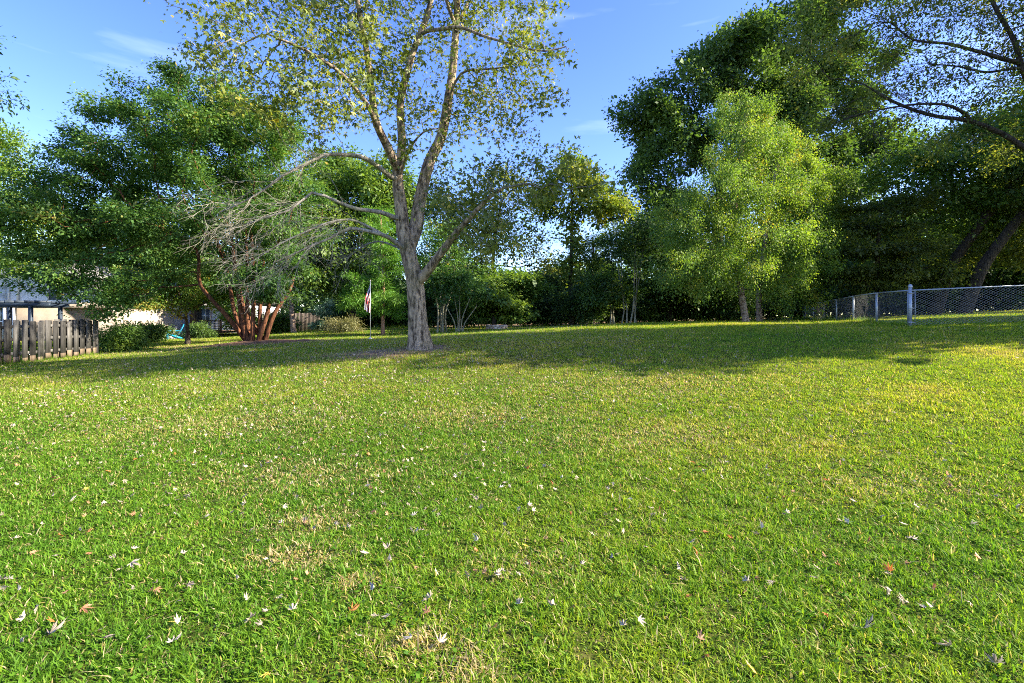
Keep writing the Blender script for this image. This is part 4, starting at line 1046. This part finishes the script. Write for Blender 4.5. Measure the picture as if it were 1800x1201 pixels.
tag(fo_, "limp red and white striped flag with blue corner hanging on the thin pole", "flag")

# ------------------------------------------------------------------ stone fire ring
sp = G(873, 26); rng = np.random.default_rng(8)
ring = empty("fire_ring", sp, "low ring of tan stones on the lawn right of the maple", "fire ring")
for row in range(2):
    for k in range(15):
        a_ = 2 * math.pi * (k + .5 * row) / 15
        bm = bmesh.new(); bmesh.ops.create_icosphere(bm, subdivisions=2, radius=1)
        for v in bm.verts:
            q = v.co.copy()
            for c in range(3):
                q[c] = math.copysign(abs(q[c]) ** .6, q[c])
            q *= 1 + rng.normal(0, .045)
            v.co = (q.x * .115, q.y * .09, q.z * .068)
        me = bpy.data.meshes.new("stone"); bm.to_mesh(me); bm.free()
        at_ = me.attributes.new("tint", 'FLOAT', 'FACE'); at_.data.foreach_set("value", np.full(len(me.polygons), rng.random(), dtype=np.float32))
        o = link_mesh("stone", me, M['stone'], ring, True)
        o.location = (.50 * math.cos(a_), .50 * math.sin(a_), .055 + .125 * row + rng.normal(0, .008)); o.rotation_euler = (rng.normal(0, .08), rng.normal(0, .08), a_ + math.pi / 2)

# ------------------------------------------------------------------ mulch bed under the huge crape myrtle
rng = np.random.default_rng(3)
nr, na = 9, 48
mv = []
b = G(450, 19)
for i in range(nr):
    for k in range(na):
        a_ = 2 * math.pi * k / na; f = (i / (nr - 1))
        rr = f * (1 + .16 * math.sin(3 * a_ + 1) + .1 * math.sin(5 * a_))
        x, y = b[0] + .1 + 2.3 * rr * math.cos(a_), b[1] + 1.05 * rr * math.sin(a_)
        mv.append((x, y, gz(x, y) + .10 * (1 - f ** 2) - .012 * (f > .99) + rng.normal(0, .012)))
mq = [(i * na + k, i * na + (k + 1) % na, (i + 1) * na + (k + 1) % na, (i + 1) * na + k) for i in range(nr - 1) for k in range(na)]
tag(link_mesh("mulch_bed", quad_mesh("mulch_bed", np.array(mv), mq), M['mulch'], None, True), "brown bark mulch mounded under the huge crape myrtle", "mulch", kind="stuff")

# ------------------------------------------------------------------ neighbours' houses, pergola, deck, chairs
def siding(mb, x0, x1, z0, z1, y, pitch=.105, lip=.014, ztop=None):
    """overlapping clapboards across a wall facing -y; ztop(x) cuts the gable"""
    z = z0
    while z < z1 - .01:
        zb = min(z + pitch, z1)
        xa, xb = x0, x1
        if ztop:
            while ztop(xa) < zb and xa < xb: xa += .05
            while ztop(xb) < zb and xb > xa: xb -= .05
            if xb - xa < .1: break
        mb.poly([(xa, y - lip, z), (xb, y - lip, z), (xb, y, zb), (xa, y, zb)])
        mb.poly([(xa, y, z), (xb, y, z), (xb, y - lip, z), (xa, y - lip, z)])
        z = zb
YH = 27.0
hx0, hx1, hxp = -34.0, -22.6, -25.6
hg = gz(-27, YH) - .1
z_e, z_p = 2.95, 4.75
def roofline(x):
    return z_e + (z_p - z_e) * (1 - abs(x - hxp) / (hxp - hx0)) if x < hxp else z_e + (z_p - z_e) * (1 - (x - hxp) / (hx1 - hxp))
hA = empty("white_house", (hxp, YH, hg), "white clapboard gable house behind the grey wood fence at the left edge", "house")
ho = (hxp, YH, hg)
zf = CAM_Z + (HY - 532) * YH / FPX                    # foot of the upper storey
mb = MB(); siding(mb, hx0, hx1, zf, z_p, YH, ztop=roofline)
mb.box(((hx0 + hx1) / 2, YH + 4.1, (zf + z_e) / 2), (hx1 - hx0, 8.0, z_e - zf))
mb.poly([(hx0, YH + .1, z_e), (hx1, YH + .1, z_e), (hxp, YH + .1, z_p)])
mb.build("upper_wall", M['siding'], hA, org=ho)
MB().box(((hx0 + hx1) / 2, YH + 4.2, (hg + zf - .31) / 2 + .0), (hx1 - hx0 - .1, 8.0, zf - .31 - hg)).build("lower_wall", M['beige'], hA, org=ho)
MB().box(((hx0 + hx1) / 2, YH + .5, zf - .155), (hx1 - hx0 + .1, 1.6, .30)).build("porch_beam", M['beige'], hA, org=ho)
mb = MB()
for xa, xb in ((hx0, hxp), (hx1, hxp)):
    s = 1 if xa < xb else -1
    za, zb = z_e, z_p
    e_ = .35 * s; dz = .35 * (z_p - z_e) / abs(xb - xa)
    lo, hi = (xa - e_, za - dz), (xb, zb)
    q = [(lo[0], YH - .35, lo[1] + .04), (hi[0], YH - .35, hi[1] + .04), (hi[0], YH + 8.4, hi[1] + .04), (lo[0], YH + 8.4, lo[1] + .04)]
    t_ = [(a[0], a[1], a[2] + .12) for a in q]
    mb.poly(q[::-1] if s > 0 else q); mb.poly(t_ if s > 0 else t_[::-1])
    for i in range(4):
        j = (i + 1) % 4
        mb.poly([q[i], q[j], t_[j], t_[i]])
roof = mb.build("roof", M['shingle'], hA, org=ho)
mb = MB()
for xa, xb in ((hx0, hxp), (hx1, hxp)):
    s = 1 if xa < xb else -1
    dz = .35 * (z_p - z_e) / abs(xb - xa)
    a_, b_ = (xa - .35 * s, z_e - dz), (xb, z_p)
    mb.poly([(a_[0], YH - .37, a_[1] - .10), (b_[0], YH - .37, b_[1] - .10), (b_[0], YH - .37, b_[1] + .12), (a_[0], YH - .37, a_[1] + .12)])
    mb.poly([(a_[0], YH - .37, a_[1] - .10), (b_[0], YH - .37, b_[1] - .10), (b_[0], YH - .01, b_[1] - .10), (a_[0], YH - .01, a_[1] - .10)])
mb.build("rake_board", M['trim'], roof, org=ho)
MB().box((W(33, 0, YH)[0], YH - .05, (zf + roofline(W(33, 0, YH)[0])) / 2 - .1), (.11, .07, roofline(W(33, 0, YH)[0]) - zf - .2)).build("downspout", M['trim'], hA, org=ho)
def window(parent, xc, zc, w, h, y, org, blind=True, bars=True):
    fr = MB()
    for s in (-1, 1):
        fr.box((xc + s * (w / 2 + .035), y - .03, zc), (.07, .06, h + .14))
        fr.box((xc, y - .032, zc + s * (h / 2 + .035)), (w, .056, .07))
    f = fr.build("window", M['trim'], parent, org=org)
    g = MB()
    if blind:
        n = int(h / .06)
        for i in range(n):
            g.box((xc, y - .012, zc - h / 2 + (i + .5) * h / n), (w, .012, h / n * .82), 0, .5, .35)
    else:
        g.box((xc, y - .01, zc), (w, .012, h))
        if bars:
            g2 = MB().box((xc, y - .022, zc), (.03, .012, h)).box((xc, y - .0235, zc), (w, .010, .03))
            g2.build("muntin", M['trim'], f, org=org)
    g.build("blind" if blind else "pane", M['blind'] if blind else M['glass'], f, org=org)
    if not blind:
        pass
window(hA, W(4, 0, YH)[0], CAM_Z + (HY - 517) * YH / FPX, .75, .95, YH - .02, ho)
window(hA, W(100, 0, YH)[0], CAM_Z + (HY - 512) * YH / FPX, .8, 1.0, YH - .02, ho, False)
window(hA, W(-5, 0, YH)[0], CAM_Z + (HY - 552) * YH / FPX, 1.3, .8, YH + .19, ho, False)
MB().box((W(17, 0, YH)[0], YH - .24, (hg + zf - .31) / 2), (.14, .14, zf - .31 - hg)).build("porch_post", M['trim'], hA, org=ho)
MB().box((W(33, 0, YH)[0], YH - .24, (hg + zf - .31) / 2), (.14, .14, zf - .31 - hg)).build("porch_post", M['trim'], hA, org=ho)

pc = G(54, 23); pz = CAM_Z + (HY - 539) * 23 / FPX
pg = empty("pergola", pc, "slate blue pergola posts and beam rising behind the grey wood fence", "pergola")
for px_, d_ in ((54, 23), (106, 24.5), (-40, 23), (17, 24.5)):
    q = G(px_, d_); MB().box((q[0], q[1], (q[2] + pz) / 2), (.13, .13, pz - q[2])).build("post", M['slate_paint'], pg, org=pc)
x0, x1 = W(-45, 0, 23)[0], W(88, 0, 23)[0]
MB().box(((x0 + x1) / 2, 23, pz + .081), (x1 - x0, .12, .16)).build("beam", M['slate_paint'], pg, org=pc)
MB().box(((x0 + x1) / 2 - .5, 24.5, pz + .081), (x1 - x0, .12, .16)).build("beam", M['slate_paint'], pg, org=pc)
for k in range(7):
    xx = x0 + .4 + k * (x1 - x0 - .8) / 6
    MB().box((xx, 23.75, pz + .222), (.06, 2.2, .12)).build("rafter", M['slate_paint'], pg, org=pc)

YB = 44.0
bx0, bx1 = W(165, 0, YB)[0], W(420, 0, YB)[0]
bg_ = min(gz(bx0, YB), gz(bx1, YB)) - .1
hB = empty("ranch_house", ((bx0 + bx1) / 2, YB, bg_), "long low white ranch house glimpsed behind the deck and trunks", "house")
hbo = ((bx0 + bx1) / 2, YB, bg_)
mb = MB(); siding(mb, bx0, bx1, bg_, 3.0, YB, .15, .018)
mb.box(((bx0 + bx1) / 2, YB + 4.02, (bg_ + 3.0) / 2), (bx1 - bx0, 8.0, 3.0 - bg_)).build("wall", M['siding'], hB, org=hbo)
mb = MB()
q = [(bx0 - .4, YB - .5, 2.9), (bx1 + .4, YB - .5, 2.9), (bx1 + .4, YB + 4, 4.6), (bx0 - .4, YB + 4, 4.6)]
q2 = [(bx0 - .4, YB + 8.5, 2.9), (bx1 + .4, YB + 8.5, 2.9), (bx1 + .4, YB + 4, 4.6), (bx0 - .4, YB + 4, 4.6)]
for w_ in (q, q2):
    mb.poly(w_); mb.poly([(a[0], a[1], a[2] + .14) for a in w_])
mb.box(((bx0 + bx1) / 2, YB - .5, 2.97), (bx1 - bx0 + .8, .04, .2)).build("roof", M['shingle'], hB, org=hbo)
window(hB, W(232, 0, YB)[0], 1.45, 1.1, 1.1, YB - .02, hbo, False)
window(hB, W(246, 0, YB)[0], 1.45, .5, 1.1, YB - .02, hbo, True)
window(hB, W(268, 0, YB)[0], 1.55, .7, .8, YB - .02, hbo, False)
window(hB, W(312, 0, YB)[0], 1.9, .8, 1.5, YB - .02, hbo, True)
window(hB, W(362, 0, YB)[0], 2.0, .8, 1.3, YB - .02, hbo, False)

dk_a, dk_b = W(285, 0, 38)[0], W(402, 0, 39)[0]
dz = CAM_Z + (HY - 583) * 38 / FPX
dg = G(345, 38)
deck = empty("wooden_deck", dg, "brown wooden deck with spindle railing and lattice skirt on the white ranch house", "deck")
MB().box(((dk_a + dk_b) / 2, 40.8, dz - .06), (dk_b - dk_a, 5.6, .12)).build("floor", M['deck_wood'], deck, org=dg)
mb = MB()
n = 46
for i in range(n):
    mb.box((dk_a + (i + .5) * (dk_b - dk_a) / n, 38.04, dz + .45), (.04, .04, .78), 0, rg.random())
mb.box(((dk_a + dk_b) / 2, 38.04, dz + .87), (dk_b - dk_a, .14, .05)).box(((dk_a + dk_b) / 2, 38.04, dz + .06), (dk_b - dk_a, .05, .06))
mb.build("railing", M['deck_wood'], deck, org=dg)
for i in range(4):
    xx = dk_a + .05 + i * (dk_b - dk_a - .1) / 3
    zg = gz(xx, 38.03) - .1
    MB().box((xx, 38.03, (zg + dz + .95) / 2), (.11, .12, dz + .95 - zg), 0, .6).build("post", M['deck_wood'], deck, org=dg)
mb = MB(); zl = gz(dk_a, 38) - .1
hh = dz - .13 - zl
n = int((dk_b - dk_a) / .13)
for i in range(n):
    xa = dk_a + i * .13
    for s in (-1, 1):
        p_, q_ = (xa if s > 0 else xa + hh, 38.09 + s * .012, zl), (xa + hh if s > 0 else xa, 38.09 + s * .012, zl + hh)
        if max(p_[0], q_[0]) < dk_b:
            mb.bar(p_, q_, .02, 4)
mb.build("lattice_skirt", M['deck_wood'], deck, org=dg)

def garden_chair(name, label, px, d, rz, mat):
    b = G(px, d)
    r_ = empty(name, b, label, "chair", rz=rz)
    mb = MB()
    for i in range(5):
        mb.box((0, -.22 + i * .105, .36 - i * .028), (.52, .095, .022), 0, .5, -.26)
    mb.build("seat", mat, r_)
    mb = MB()
    for i in range(6):
        h = .72 - .05 * abs(i - 2.5)
        xx = (i - 2.5) * .092
        mb.box((xx, .26 + .19 * h / .72, .26 + h / 2), (.084, .02, h), 0, .5, -.42)
    mb.build("backrest", mat, r_)
    for s in (-1, 1):
        MB().box((s * .31, .02, .53), (.12, .68, .025)).build("armrest", mat, r_)
        MB().box((s * .275, -.26, .26), (.03, .10, .52)).build("leg", mat, r_)
        MB().box((s * .275, .16, .18), (.03, .75, .10), 0, .5, -.34).build("leg", mat, r_)
    return r_
garden_chair("garden_chair", "turquoise slatted garden chair on the grass before the deck", 303, 29.5, R(-50), M['turquoise'])
garden_chair("garden_chair", "faded grey garden chair half hidden behind the turquoise one", 292, 31.5, R(-35), M['grey_paint'])
#@@GRASS
# ------------------------------------------------------------------ grass
rng = np.random.default_rng(123)
def zone(d0, d1, dens, right=1.24, extra=.8):
    wmax = 2 * (right * d1 + extra)
    n = int(wmax * (d1 - d0) * dens)
    y = rng.uniform(d0, d1, n); x = rng.uniform(-wmax / 2, wmax / 2, n)
    k = np.abs(x) < right * y + extra
    return x[k], y[k]
def lawn_tint(x, y, n):
    patch = fbm(x, y, 2.6, 31) * .55 + fbm(x, y, .55, 41) * .45
    t = .44 + (patch - .5) * .62 + rng.normal(0, .09, n)
    t = t + .07 * np.clip((y - 4) / 6, 0, 1) + .14 * np.clip(x / (2 + y), -.3, 1) + (fbm(x, y, 6.5, 61) - .5) * .35  # yellower towards the right: a warm sun patch painted into the blade colour
    dd = dirt(x, y)
    straw = rng.uniform(0, 1, n) < (.07 + .10 * np.clip((y - 3.5) / 5, 0, 1) * np.clip(1 - x / 6, 0, 1) + .45 * np.clip(patch - .5, 0, 1) + .5 * dd + .75 * thatch(x, y))
    t[straw] = rng.uniform(.84, 1.0, straw.sum())
    return np.clip(t, 0, 1), dd
TV, TL, TS, TT = [], [], [], []
nv = nl_ = 0
edges = [1.2, 1.6, 2.1, 2.7, 3.4, 4.2, 5.1, 6.1, 7.2, 8.4, 9.8, 11.4, 13.2, 15.2, 17.6, 20.5, 24, 28, 33, 39, 46]
lk = np.log([1.2, 2.6, 4.5, 8, 15, 27, 46])
for d0, d1 in zip(edges[:-1], edges[1:]):
    q = math.log((d0 + d1) / 2)
    dens = math.exp(np.interp(q, lk, np.log([30000, 21000, 12500, 5600, 1800, 460, 120])))
    wid = math.exp(np.interp(q, lk, np.log([.0052, .0058, .0072, .010, .0155, .03, .06])))
    hgt = np.interp(q, lk, [.031, .031, .031, .033, .037, .045, .06]); seg2 = d1 < 9
    x, y = zone(d0, d1, dens)
    n = len(x)
    t, dd = lawn_tint(x, y, n)
    keep = rng.uniform(0, 1, n) > np.clip(dd * 1.5 - .25, 0, .93)
    clumpn = vnoise(x, y, .11, 55)
    keep &= rng.uniform(0, 1, n) < .55 + .6 * clumpn
    keep &= ~((x < -13.4) & (x > -15.2) & (y > 9) & (y < 17.4) & (np.abs(x + 13.55 + (y - 10.2) * .162) < .08))
    x, y, t, clumpn = x[keep], y[keep], t[keep], clumpn[keep]; n = len(x)
    z = ground(x, y) - .004
    h = hgt * np.exp(rng.normal(0, .35, n)) * (.55 + .9 * clumpn)
    az = rng.uniform(0, 2 * np.pi, n); lean = np.abs(rng.normal(.8, .42, n))
    dx, dy = np.cos(az) * np.sin(lean), np.sin(az) * np.sin(lean); dzv = np.cos(lean)
    fa = az + np.pi / 2 + rng.normal(0, .6, n)
    sx, sy = np.cos(fa), np.sin(fa)
    w = wid * np.exp(rng.normal(0, .3, n)) * .5
    B = np.stack((x, y, z), 1); S = np.stack((sx * w, sy * w, np.zeros(n)), 1); Dv = np.stack((dx, dy, dzv), 1) * h[:, None]
    if seg2:
        bend = np.stack((dx, dy, -np.abs(dzv) * .25), 1) * h[:, None] * .45
        V = np.stack((B - S, B + S, B + Dv * .55 + S * .8, B + Dv * .55 - S * .8, B + Dv + bend), 1).reshape(-1, 3)
        b = np.arange(n)[:, None] * 5 + nv
        Lp = np.concatenate((b + np.array([[0, 1, 2, 3]]), b + np.array([[3, 2, 4]])), 1).ravel()
        st = np.stack((np.arange(n) * 7, np.arange(n) * 7 + 4), 1).ravel() + nl_
        TT.append(np.repeat(t, 2)); nv += 5 * n; nl_ += 7 * n
    else:
        V = np.stack((B - S, B + S, B + Dv), 1).reshape(-1, 3)
        Lp = (np.arange(n * 3) + nv); st = np.arange(n) * 3 + nl_
        TT.append(t); nv += 3 * n; nl_ += 3 * n
    TV.append(V); TL.append(Lp); TS.append(st)
me = np_mesh("grass", np.vstack(TV), np.concatenate(TL), np.concatenate(TS), None, np.concatenate(TT))
tag(link_mesh("grass", me, M['grass']), "short mown lawn grass covering the whole yard", "grass", kind="stuff")
TV = TL = TS = TT = None

# taller unmown grass along the fences and the edge of the thicket
rng = np.random.default_rng(222)
EX, EY, EH = [], [], []
for (xa, ya), (xb, yb), n, hh_, sp_ in (((c0[0], c0[1]), (c0[0] + 10.5, c0[1] + 23.4), 9000, .16, .10), ((c0[0], c0[1]), (c0[0] + 9.6, c0[1] - 1.7), 3000, .10, .07), ((A0[0] + .1, A0[1]), (A1[0] + .1, A1[1]), 2200, .13, .09),
        ((A0[0] - .12, A0[1]), (A1[0] - .12, A1[1]), 1500, .2, .08), ((-8, 34.2), (23, 33.6), 9000, .28, .5), ((-22, 38.5), (-8, 35), 4000, .25, .5)):
    f = rng.uniform(0, 1, n); g = fbm(f * 40, f * 0, 1.0, 5) > .46
    f = f[g]; n = len(f)
    EX.append(xa + (xb - xa) * f + rng.normal(0, sp_, n)); EY.append(ya + (yb - ya) * f + rng.normal(0, sp_, n)); EH.append(np.full(n, hh_) * np.exp(rng.normal(-.2, .4, n)))
x, y, h = np.concatenate(EX), np.concatenate(EY), np.concatenate(EH); n = len(x)
az = rng.uniform(0, 6.28, n); lean = np.abs(rng.normal(.35, .25, n)); w = .004 + .0004 * y
B = np.stack((x, y, ground(x, y) - .01), 1)
S = np.stack((np.cos(az + 1.5), np.sin(az + 1.5), az * 0), 1) * w[:, None] * .5
Dv = np.stack((np.cos(az) * np.sin(lean), np.sin(az) * np.sin(lean), np.cos(lean)), 1) * h[:, None]
tag(link_mesh("tall_grass", quad_mesh("tall_grass", np.stack((B - S, B + S, B + Dv), 1).reshape(-1, 3), np.arange(n * 3).reshape(-1, 3), np.clip(rng.normal(.4, .2, n), 0, 1)), M['grass']),
    "ragged taller grass left unmown along the fences and the thicket", "tall grass", kind="stuff")

# low broad-leaved weeds and clover between the blades
rng = np.random.default_rng(321)
y = rng.uniform(1.5, 9, 2600); x = rng.uniform(-1, 1, 2600) * (1.25 * y + .6)
k = fbm(x, y, .8, 91) > .53
x, y = x[k], y[k]
cx = np.repeat(x, 7) + rng.normal(0, .018, len(x) * 7); cyy = np.repeat(y, 7) + rng.normal(0, .018, len(x) * 7)
n = len(cx)
Cw = np.stack((cx, cyy, ground(cx, cyy) + rng.uniform(.008, .024, n)), 1)
aa = rng.uniform(0, 6.28, n)
Dw = np.stack((np.cos(aa), np.sin(aa), rng.uniform(-.1, .5, n)), 1)
Vw, Qw, _ = leaf_cards(Cw, Dw, rng.normal(0, .25, (n, 3)) + np.array((0, 0, 1.0)), rng.uniform(.014, .034, n), .62, rng)
tag(link_mesh("weeds", quad_mesh("weeds", Vw, Qw, np.clip(rng.normal(.22, .12, n), 0, .6)), M['grass']), "patches of low broad-leaved weeds growing in the lawn", "weeds", kind="stuff")

# ------------------------------------------------------------------ fallen leaves
def maple_leaf_mesh(name, seed, curl, mat, size=.1):
    """a deeply lobed leaf, folded and curled, with its stalk"""
    rg = np.random.default_rng(seed)
    V = [(0, 0, 0)]; F = []
    nar = rg.uniform(.28, .58)
    tips = [(-2.25 * nar, .55), (-1.05 * nar, .85), (0, 1.0), (1.05 * nar, .85), (2.25 * nar, .55)]
    outl = []
    for k, (a, l) in enumerate(tips):
        l *= rg.uniform(.85, 1.1)
        for da, f in ((-.36 * nar, .50), (-.20 * nar, .74), (-.13 * nar, .70), (0, 1.0), (.13 * nar, .70), (.20 * nar, .74), (.36 * nar, .50)):
            outl.append((math.sin(a + da) * l * f, math.cos(a + da) * l * f))
        if k < 4:
            am = (a + tips[k + 1][0]) / 2
            outl.append((math.sin(am) * .26, math.cos(am) * .26))
    for x, y in outl:
        V.append((x, y, 0))
    n = len(outl)
    V = np.array(V, float) * size
    r = np.linalg.norm(V[:, :2], axis=1) / size
    ca = rg.uniform(0, math.pi)
    ax = V[:, 0] * math.cos(ca) + V[:, 1] * math.sin(ca)
    rc = size * .75 / max(abs(curl), .2); q = ax / rc
    sh_ = rc * np.sin(q) - ax
    V[:, 0] += sh_ * math.cos(ca); V[:, 1] += sh_ * math.sin(ca)
    V[:, 2] = math.copysign(1, curl) * rc * (1 - np.cos(q)) + ( .16 * np.sin(V[:, 0] / size * 5 + seed) * r + rg.normal(0, .03, len(V))) * size
    F = [(0, i + 1, i + 2) for i in range(n - 1)]
    b = len(V)
    V = np.vstack((V, [(-.012 * size, 0, 0), (.012 * size, 0, 0), (.06 * size, -.7 * size, .18 * curl * size)]))
    F.append((b, b + 2, b + 1))
    V[:, 1] -= .2 * size; V[:, 2] -= V[:, 2].min()
    me = quad_mesh(name, V, F, np.clip(.5 + rg.normal(0, .2) + rg.normal(0, .1, len(F)), 0, 1))
    me.materials.append(mat)
    return me
LV = {'pale': [maple_leaf_mesh("fallen_leaf", 100 + i, c, M['pale_dead_leaf'], .054) for i, c in enumerate((1.2, 1.8, -1.0, 1.5, 2.3, .8, -1.6, 2.6))],
      'brown': [maple_leaf_mesh("fallen_leaf", 200 + i, c, M['brown_dead_leaf'], .046) for i, c in enumerate((1.1, -.9, 1.6, .6))],
      'orange': [maple_leaf_mesh("fallen_leaf", 300 + i, c, M['orange_dead_leaf'], .046) for i, c in enumerate((.5, .9, -.4))],
      'yellow': [maple_leaf_mesh("fallen_leaf", 400 + i, c, M['yellow_dead_leaf'], .046) for i, c in enumerate((.5, .8, -.4))]}
# leaves one can pick out in the photo's foreground: column, row, kind, size factor
PICK = [(95, 1120, 'pale', 1.6), (40, 1105, 'pale', 1.0), (70, 1083, 'pale', .9), (185, 1138, 'pale', 1.1), (305, 1138, 'pale', 1.3), (440, 1108, 'pale', 1.2), (240, 1008, 'pale', 1.3), (15, 1032, 'pale', 1.1),
        (55, 980, 'brown', 1.3), (685, 997, 'pale', 1.0), (838, 960, 'pale', 1.1), (655, 1045, 'pale', .9), (975, 1080, 'pale', 1.1), (775, 1145, 'pale', 1.2), (720, 1142, 'pale', 1.2), (885, 1018, 'pale', 1.0),
        (873, 1020, 'pale', .9), (1042, 952, 'pale', 1.0), (1089, 984, 'pale', .9), (1022, 1003, 'pale', .9), (1215, 943, 'pale', .9), (1214, 966, 'pale', .9), (1219, 982, 'orange', 1.2), (1312, 1037, 'pale', 1.0),
        (1218, 820, 'orange', 1.0), (1347, 831, 'pale', .9), (1454, 851, 'orange', 1.2), (1648, 775, 'pale', .8), (1672, 846, 'pale', .9), (1608, 898, 'pale', 1.0), (1502, 888, 'pale', 1.0), (1585, 928, 'pale', .9),
        (1555, 860, 'pale', .8), (1563, 1014, 'orange', 1.3), (1587, 1068, 'pale', 1.2), (1580, 1078, 'pale', .9), (1525, 1125, 'pale', 1.4), (1668, 1147, 'pale', 1.2), (1755, 1180, 'pale', 1.3), (1792, 908, 'pale', 1.1),
        (1555, 1052, 'pale', .9), (1425, 1027, 'pale', .9), (1510, 950, 'yellow', .9), (1722, 995, 'brown', 1.0), (108, 950, 'orange', 1.1), (192, 908, 'yellow', 1.1), (275, 862, 'yellow', 1.0), (342, 820, 'orange', .9),
        (152, 865, 'yellow', .9), (620, 1080, 'orange', 1.5), (925, 972, 'yellow', 1.1), (930, 828, 'orange', .9), (925, 857, 'orange', .9), (968, 855, 'orange', .9), (750, 1085, 'brown', 1.1), (150, 1085, 'brown', 1.4),
        (1230, 1133, 'brown', 1.1), (1240, 1170, 'brown', 1.1), (1325, 1190, 'yellow', 1.4), (470, 1196, 'yellow', 1.0), (300, 875, 'pale', 1.0), (330, 885, 'pale', 1.1), (125, 888, 'pale', 1.1), (310, 912, 'pale', 1.0),
        (430, 883, 'pale', 1.0), (650, 875, 'pale', 1.0), (385, 820, 'pale', .9), (520, 825, 'pale', .9), (675, 895, 'pale', .9), (957, 827, 'pale', 1.0), (801, 845, 'pale', 1.0), (460, 825, 'pale', .9), (1160, 905, 'brown', .8),
        (870, 1117, 'brown', .9), (1125, 1105, 'pale', 1.0), (1095, 1112, 'pale', .9), (1140, 1052, 'brown', .9), (1010, 1080, 'brown', .9), (730, 1010, 'brown', .8), (540, 1015, 'brown', .9), (235, 975, 'pale', .8), (590, 930, 'pale', .9)]
labs = {'pale': "curled pale grey maple leaf in the lawn grass", 'brown': "crumpled brown dead leaf in the lawn grass",
        'orange': "bright orange fallen maple leaf in the lawn grass", 'yellow': "yellow fallen maple leaf in the lawn grass"}
rng = np.random.default_rng(55)
def hit_ground(px, py):
    d = 1.0
    for _ in range(4000):
        if gz((px - CX) * d / FPX, d) >= CAM_Z + (HY - py) * d / FPX: break
        d += .02
    return (px - CX) * d / FPX, d
spots = []
for px, py, kd, s in PICK:
    x, y = hit_ground(px, py)
    spots.append((x, y, kd, s * 1.0))
# scattered: thickest towards the maple
n = 60000
y = rng.uniform(2.2, 26, n); x = rng.uniform(-1, 1, n) * (1.2 * y + .6)
r = np.hypot(x - MAPLE[0] + 1.2, (y - MAPLE[1] + 2.5) * .9)
dn = 38.0 * np.exp(-(r / 5.2) ** 2) + 11.0 * np.exp(-(r / 11) ** 2) + .8
dn *= (.35 + 1.3 * fbm(x, y, 1.3, 71)) * np.where(x > 5, .55, 1.0)
area = 2 * (1.2 * y + .6)
pr = dn * area * 23.8 / n
k = rng.uniform(0, 1, n) < pr
x, y = x[k], y[k]
o = np.argsort(y); x, y = x[o], y[o]
kinds = rng.choice(['pale', 'brown', 'orange', 'yellow'], len(x), p=[.70, .25, .025, .025])
n_ind = 300 - len(spots)
for a_, b_, kd in zip(x[:n_ind], y[:n_ind], kinds[:n_ind]):
    spots.append((a_, b_, kd, rng.uniform(.6, 1.05)))
for i, (a_, b_, kd, s) in enumerate(spots):
    me = LV[kd][int(rng.integers(len(LV[kd])))]
    ob = bpy.data.objects.new("fallen_leaf", me); COL.objects.link(ob)
    ob.location = (a_, b_, gz(a_, b_) + rng.uniform(.018, .04)); ob.scale = (s, s, s)
    ob.rotation_euler = (rng.normal(0, .4), rng.normal(0, .4), rng.uniform(0, 6.28))
    col = (CX + a_ * FPX / b_) / 1800
    zone_ = ("left", "middle", "right")[min(2, max(0, int(col * 3)))]
    near_ = "nearest the camera" if b_ < 3.4 else ("in the near foreground" if b_ < 4.6 else "a few paces out")
    tag(ob, labs[kd].replace("lawn grass", "lawn") + ", %s, %s of the lawn" % (near_, zone_), "leaf", "%s fallen leaves %s, %s of the lawn" % (kd, near_, zone_))
x, y, kinds = x[n_ind:], y[n_ind:], kinds[n_ind:]
def strip_mesh(me):
    v = np.empty(len(me.vertices) * 3, np.float32); me.vertices.foreach_get("co", v)
    f = np.empty(len(me.loops), np.int32); me.loops.foreach_get("vertex_index", f)
    return v.reshape(-1, 3), f.reshape(-1, 3)
src = {k_: [strip_mesh(m_) for m_ in v_] for k_, v_ in LV.items()}
Vs, Fs, Ts, Ms, nb = [], [], [], [], 0
zz = ground(x, y)
for i in range(len(x)):
    kd = kinds[i]; v, f = src[kd][int(rng.integers(len(src[kd])))]
    a_ = rng.uniform(0, 6.28); s = rng.uniform(.5, 1.05); c_, s_ = math.cos(a_), math.sin(a_); tl = rng.normal(0, .7)
    q = v * s
    q = np.stack((q[:, 0], q[:, 1] * math.cos(tl) - q[:, 2] * math.sin(tl), q[:, 1] * math.sin(tl) + q[:, 2] * math.cos(tl)), 1)
    Vs.append(np.stack((q[:, 0] * c_ - q[:, 1] * s_ + x[i], q[:, 0] * s_ + q[:, 1] * c_ + y[i], q[:, 2] + zz[i] + rng.uniform(.02, .045)), 1))
    Fs.append(f + nb); nb += len(v)
    Ts.append(np.full(len(f), np.clip(rng.normal(.5, .22), 0, 1))); Ms.append(np.full(len(f), ['pale', 'brown', 'orange', 'yellow'].index(kd)))
tag(link_mesh("fallen_leaves", quad_mesh("fallen_leaves", np.vstack(Vs), np.vstack(Fs), np.concatenate(Ts), np.concatenate(Ms)),
    [M['pale_dead_leaf'], M['brown_dead_leaf'], M['orange_dead_leaf'], M['yellow_dead_leaf']]), "carpet of small pale fallen leaves spread across the lawn round the maple", "leaves", kind="stuff")
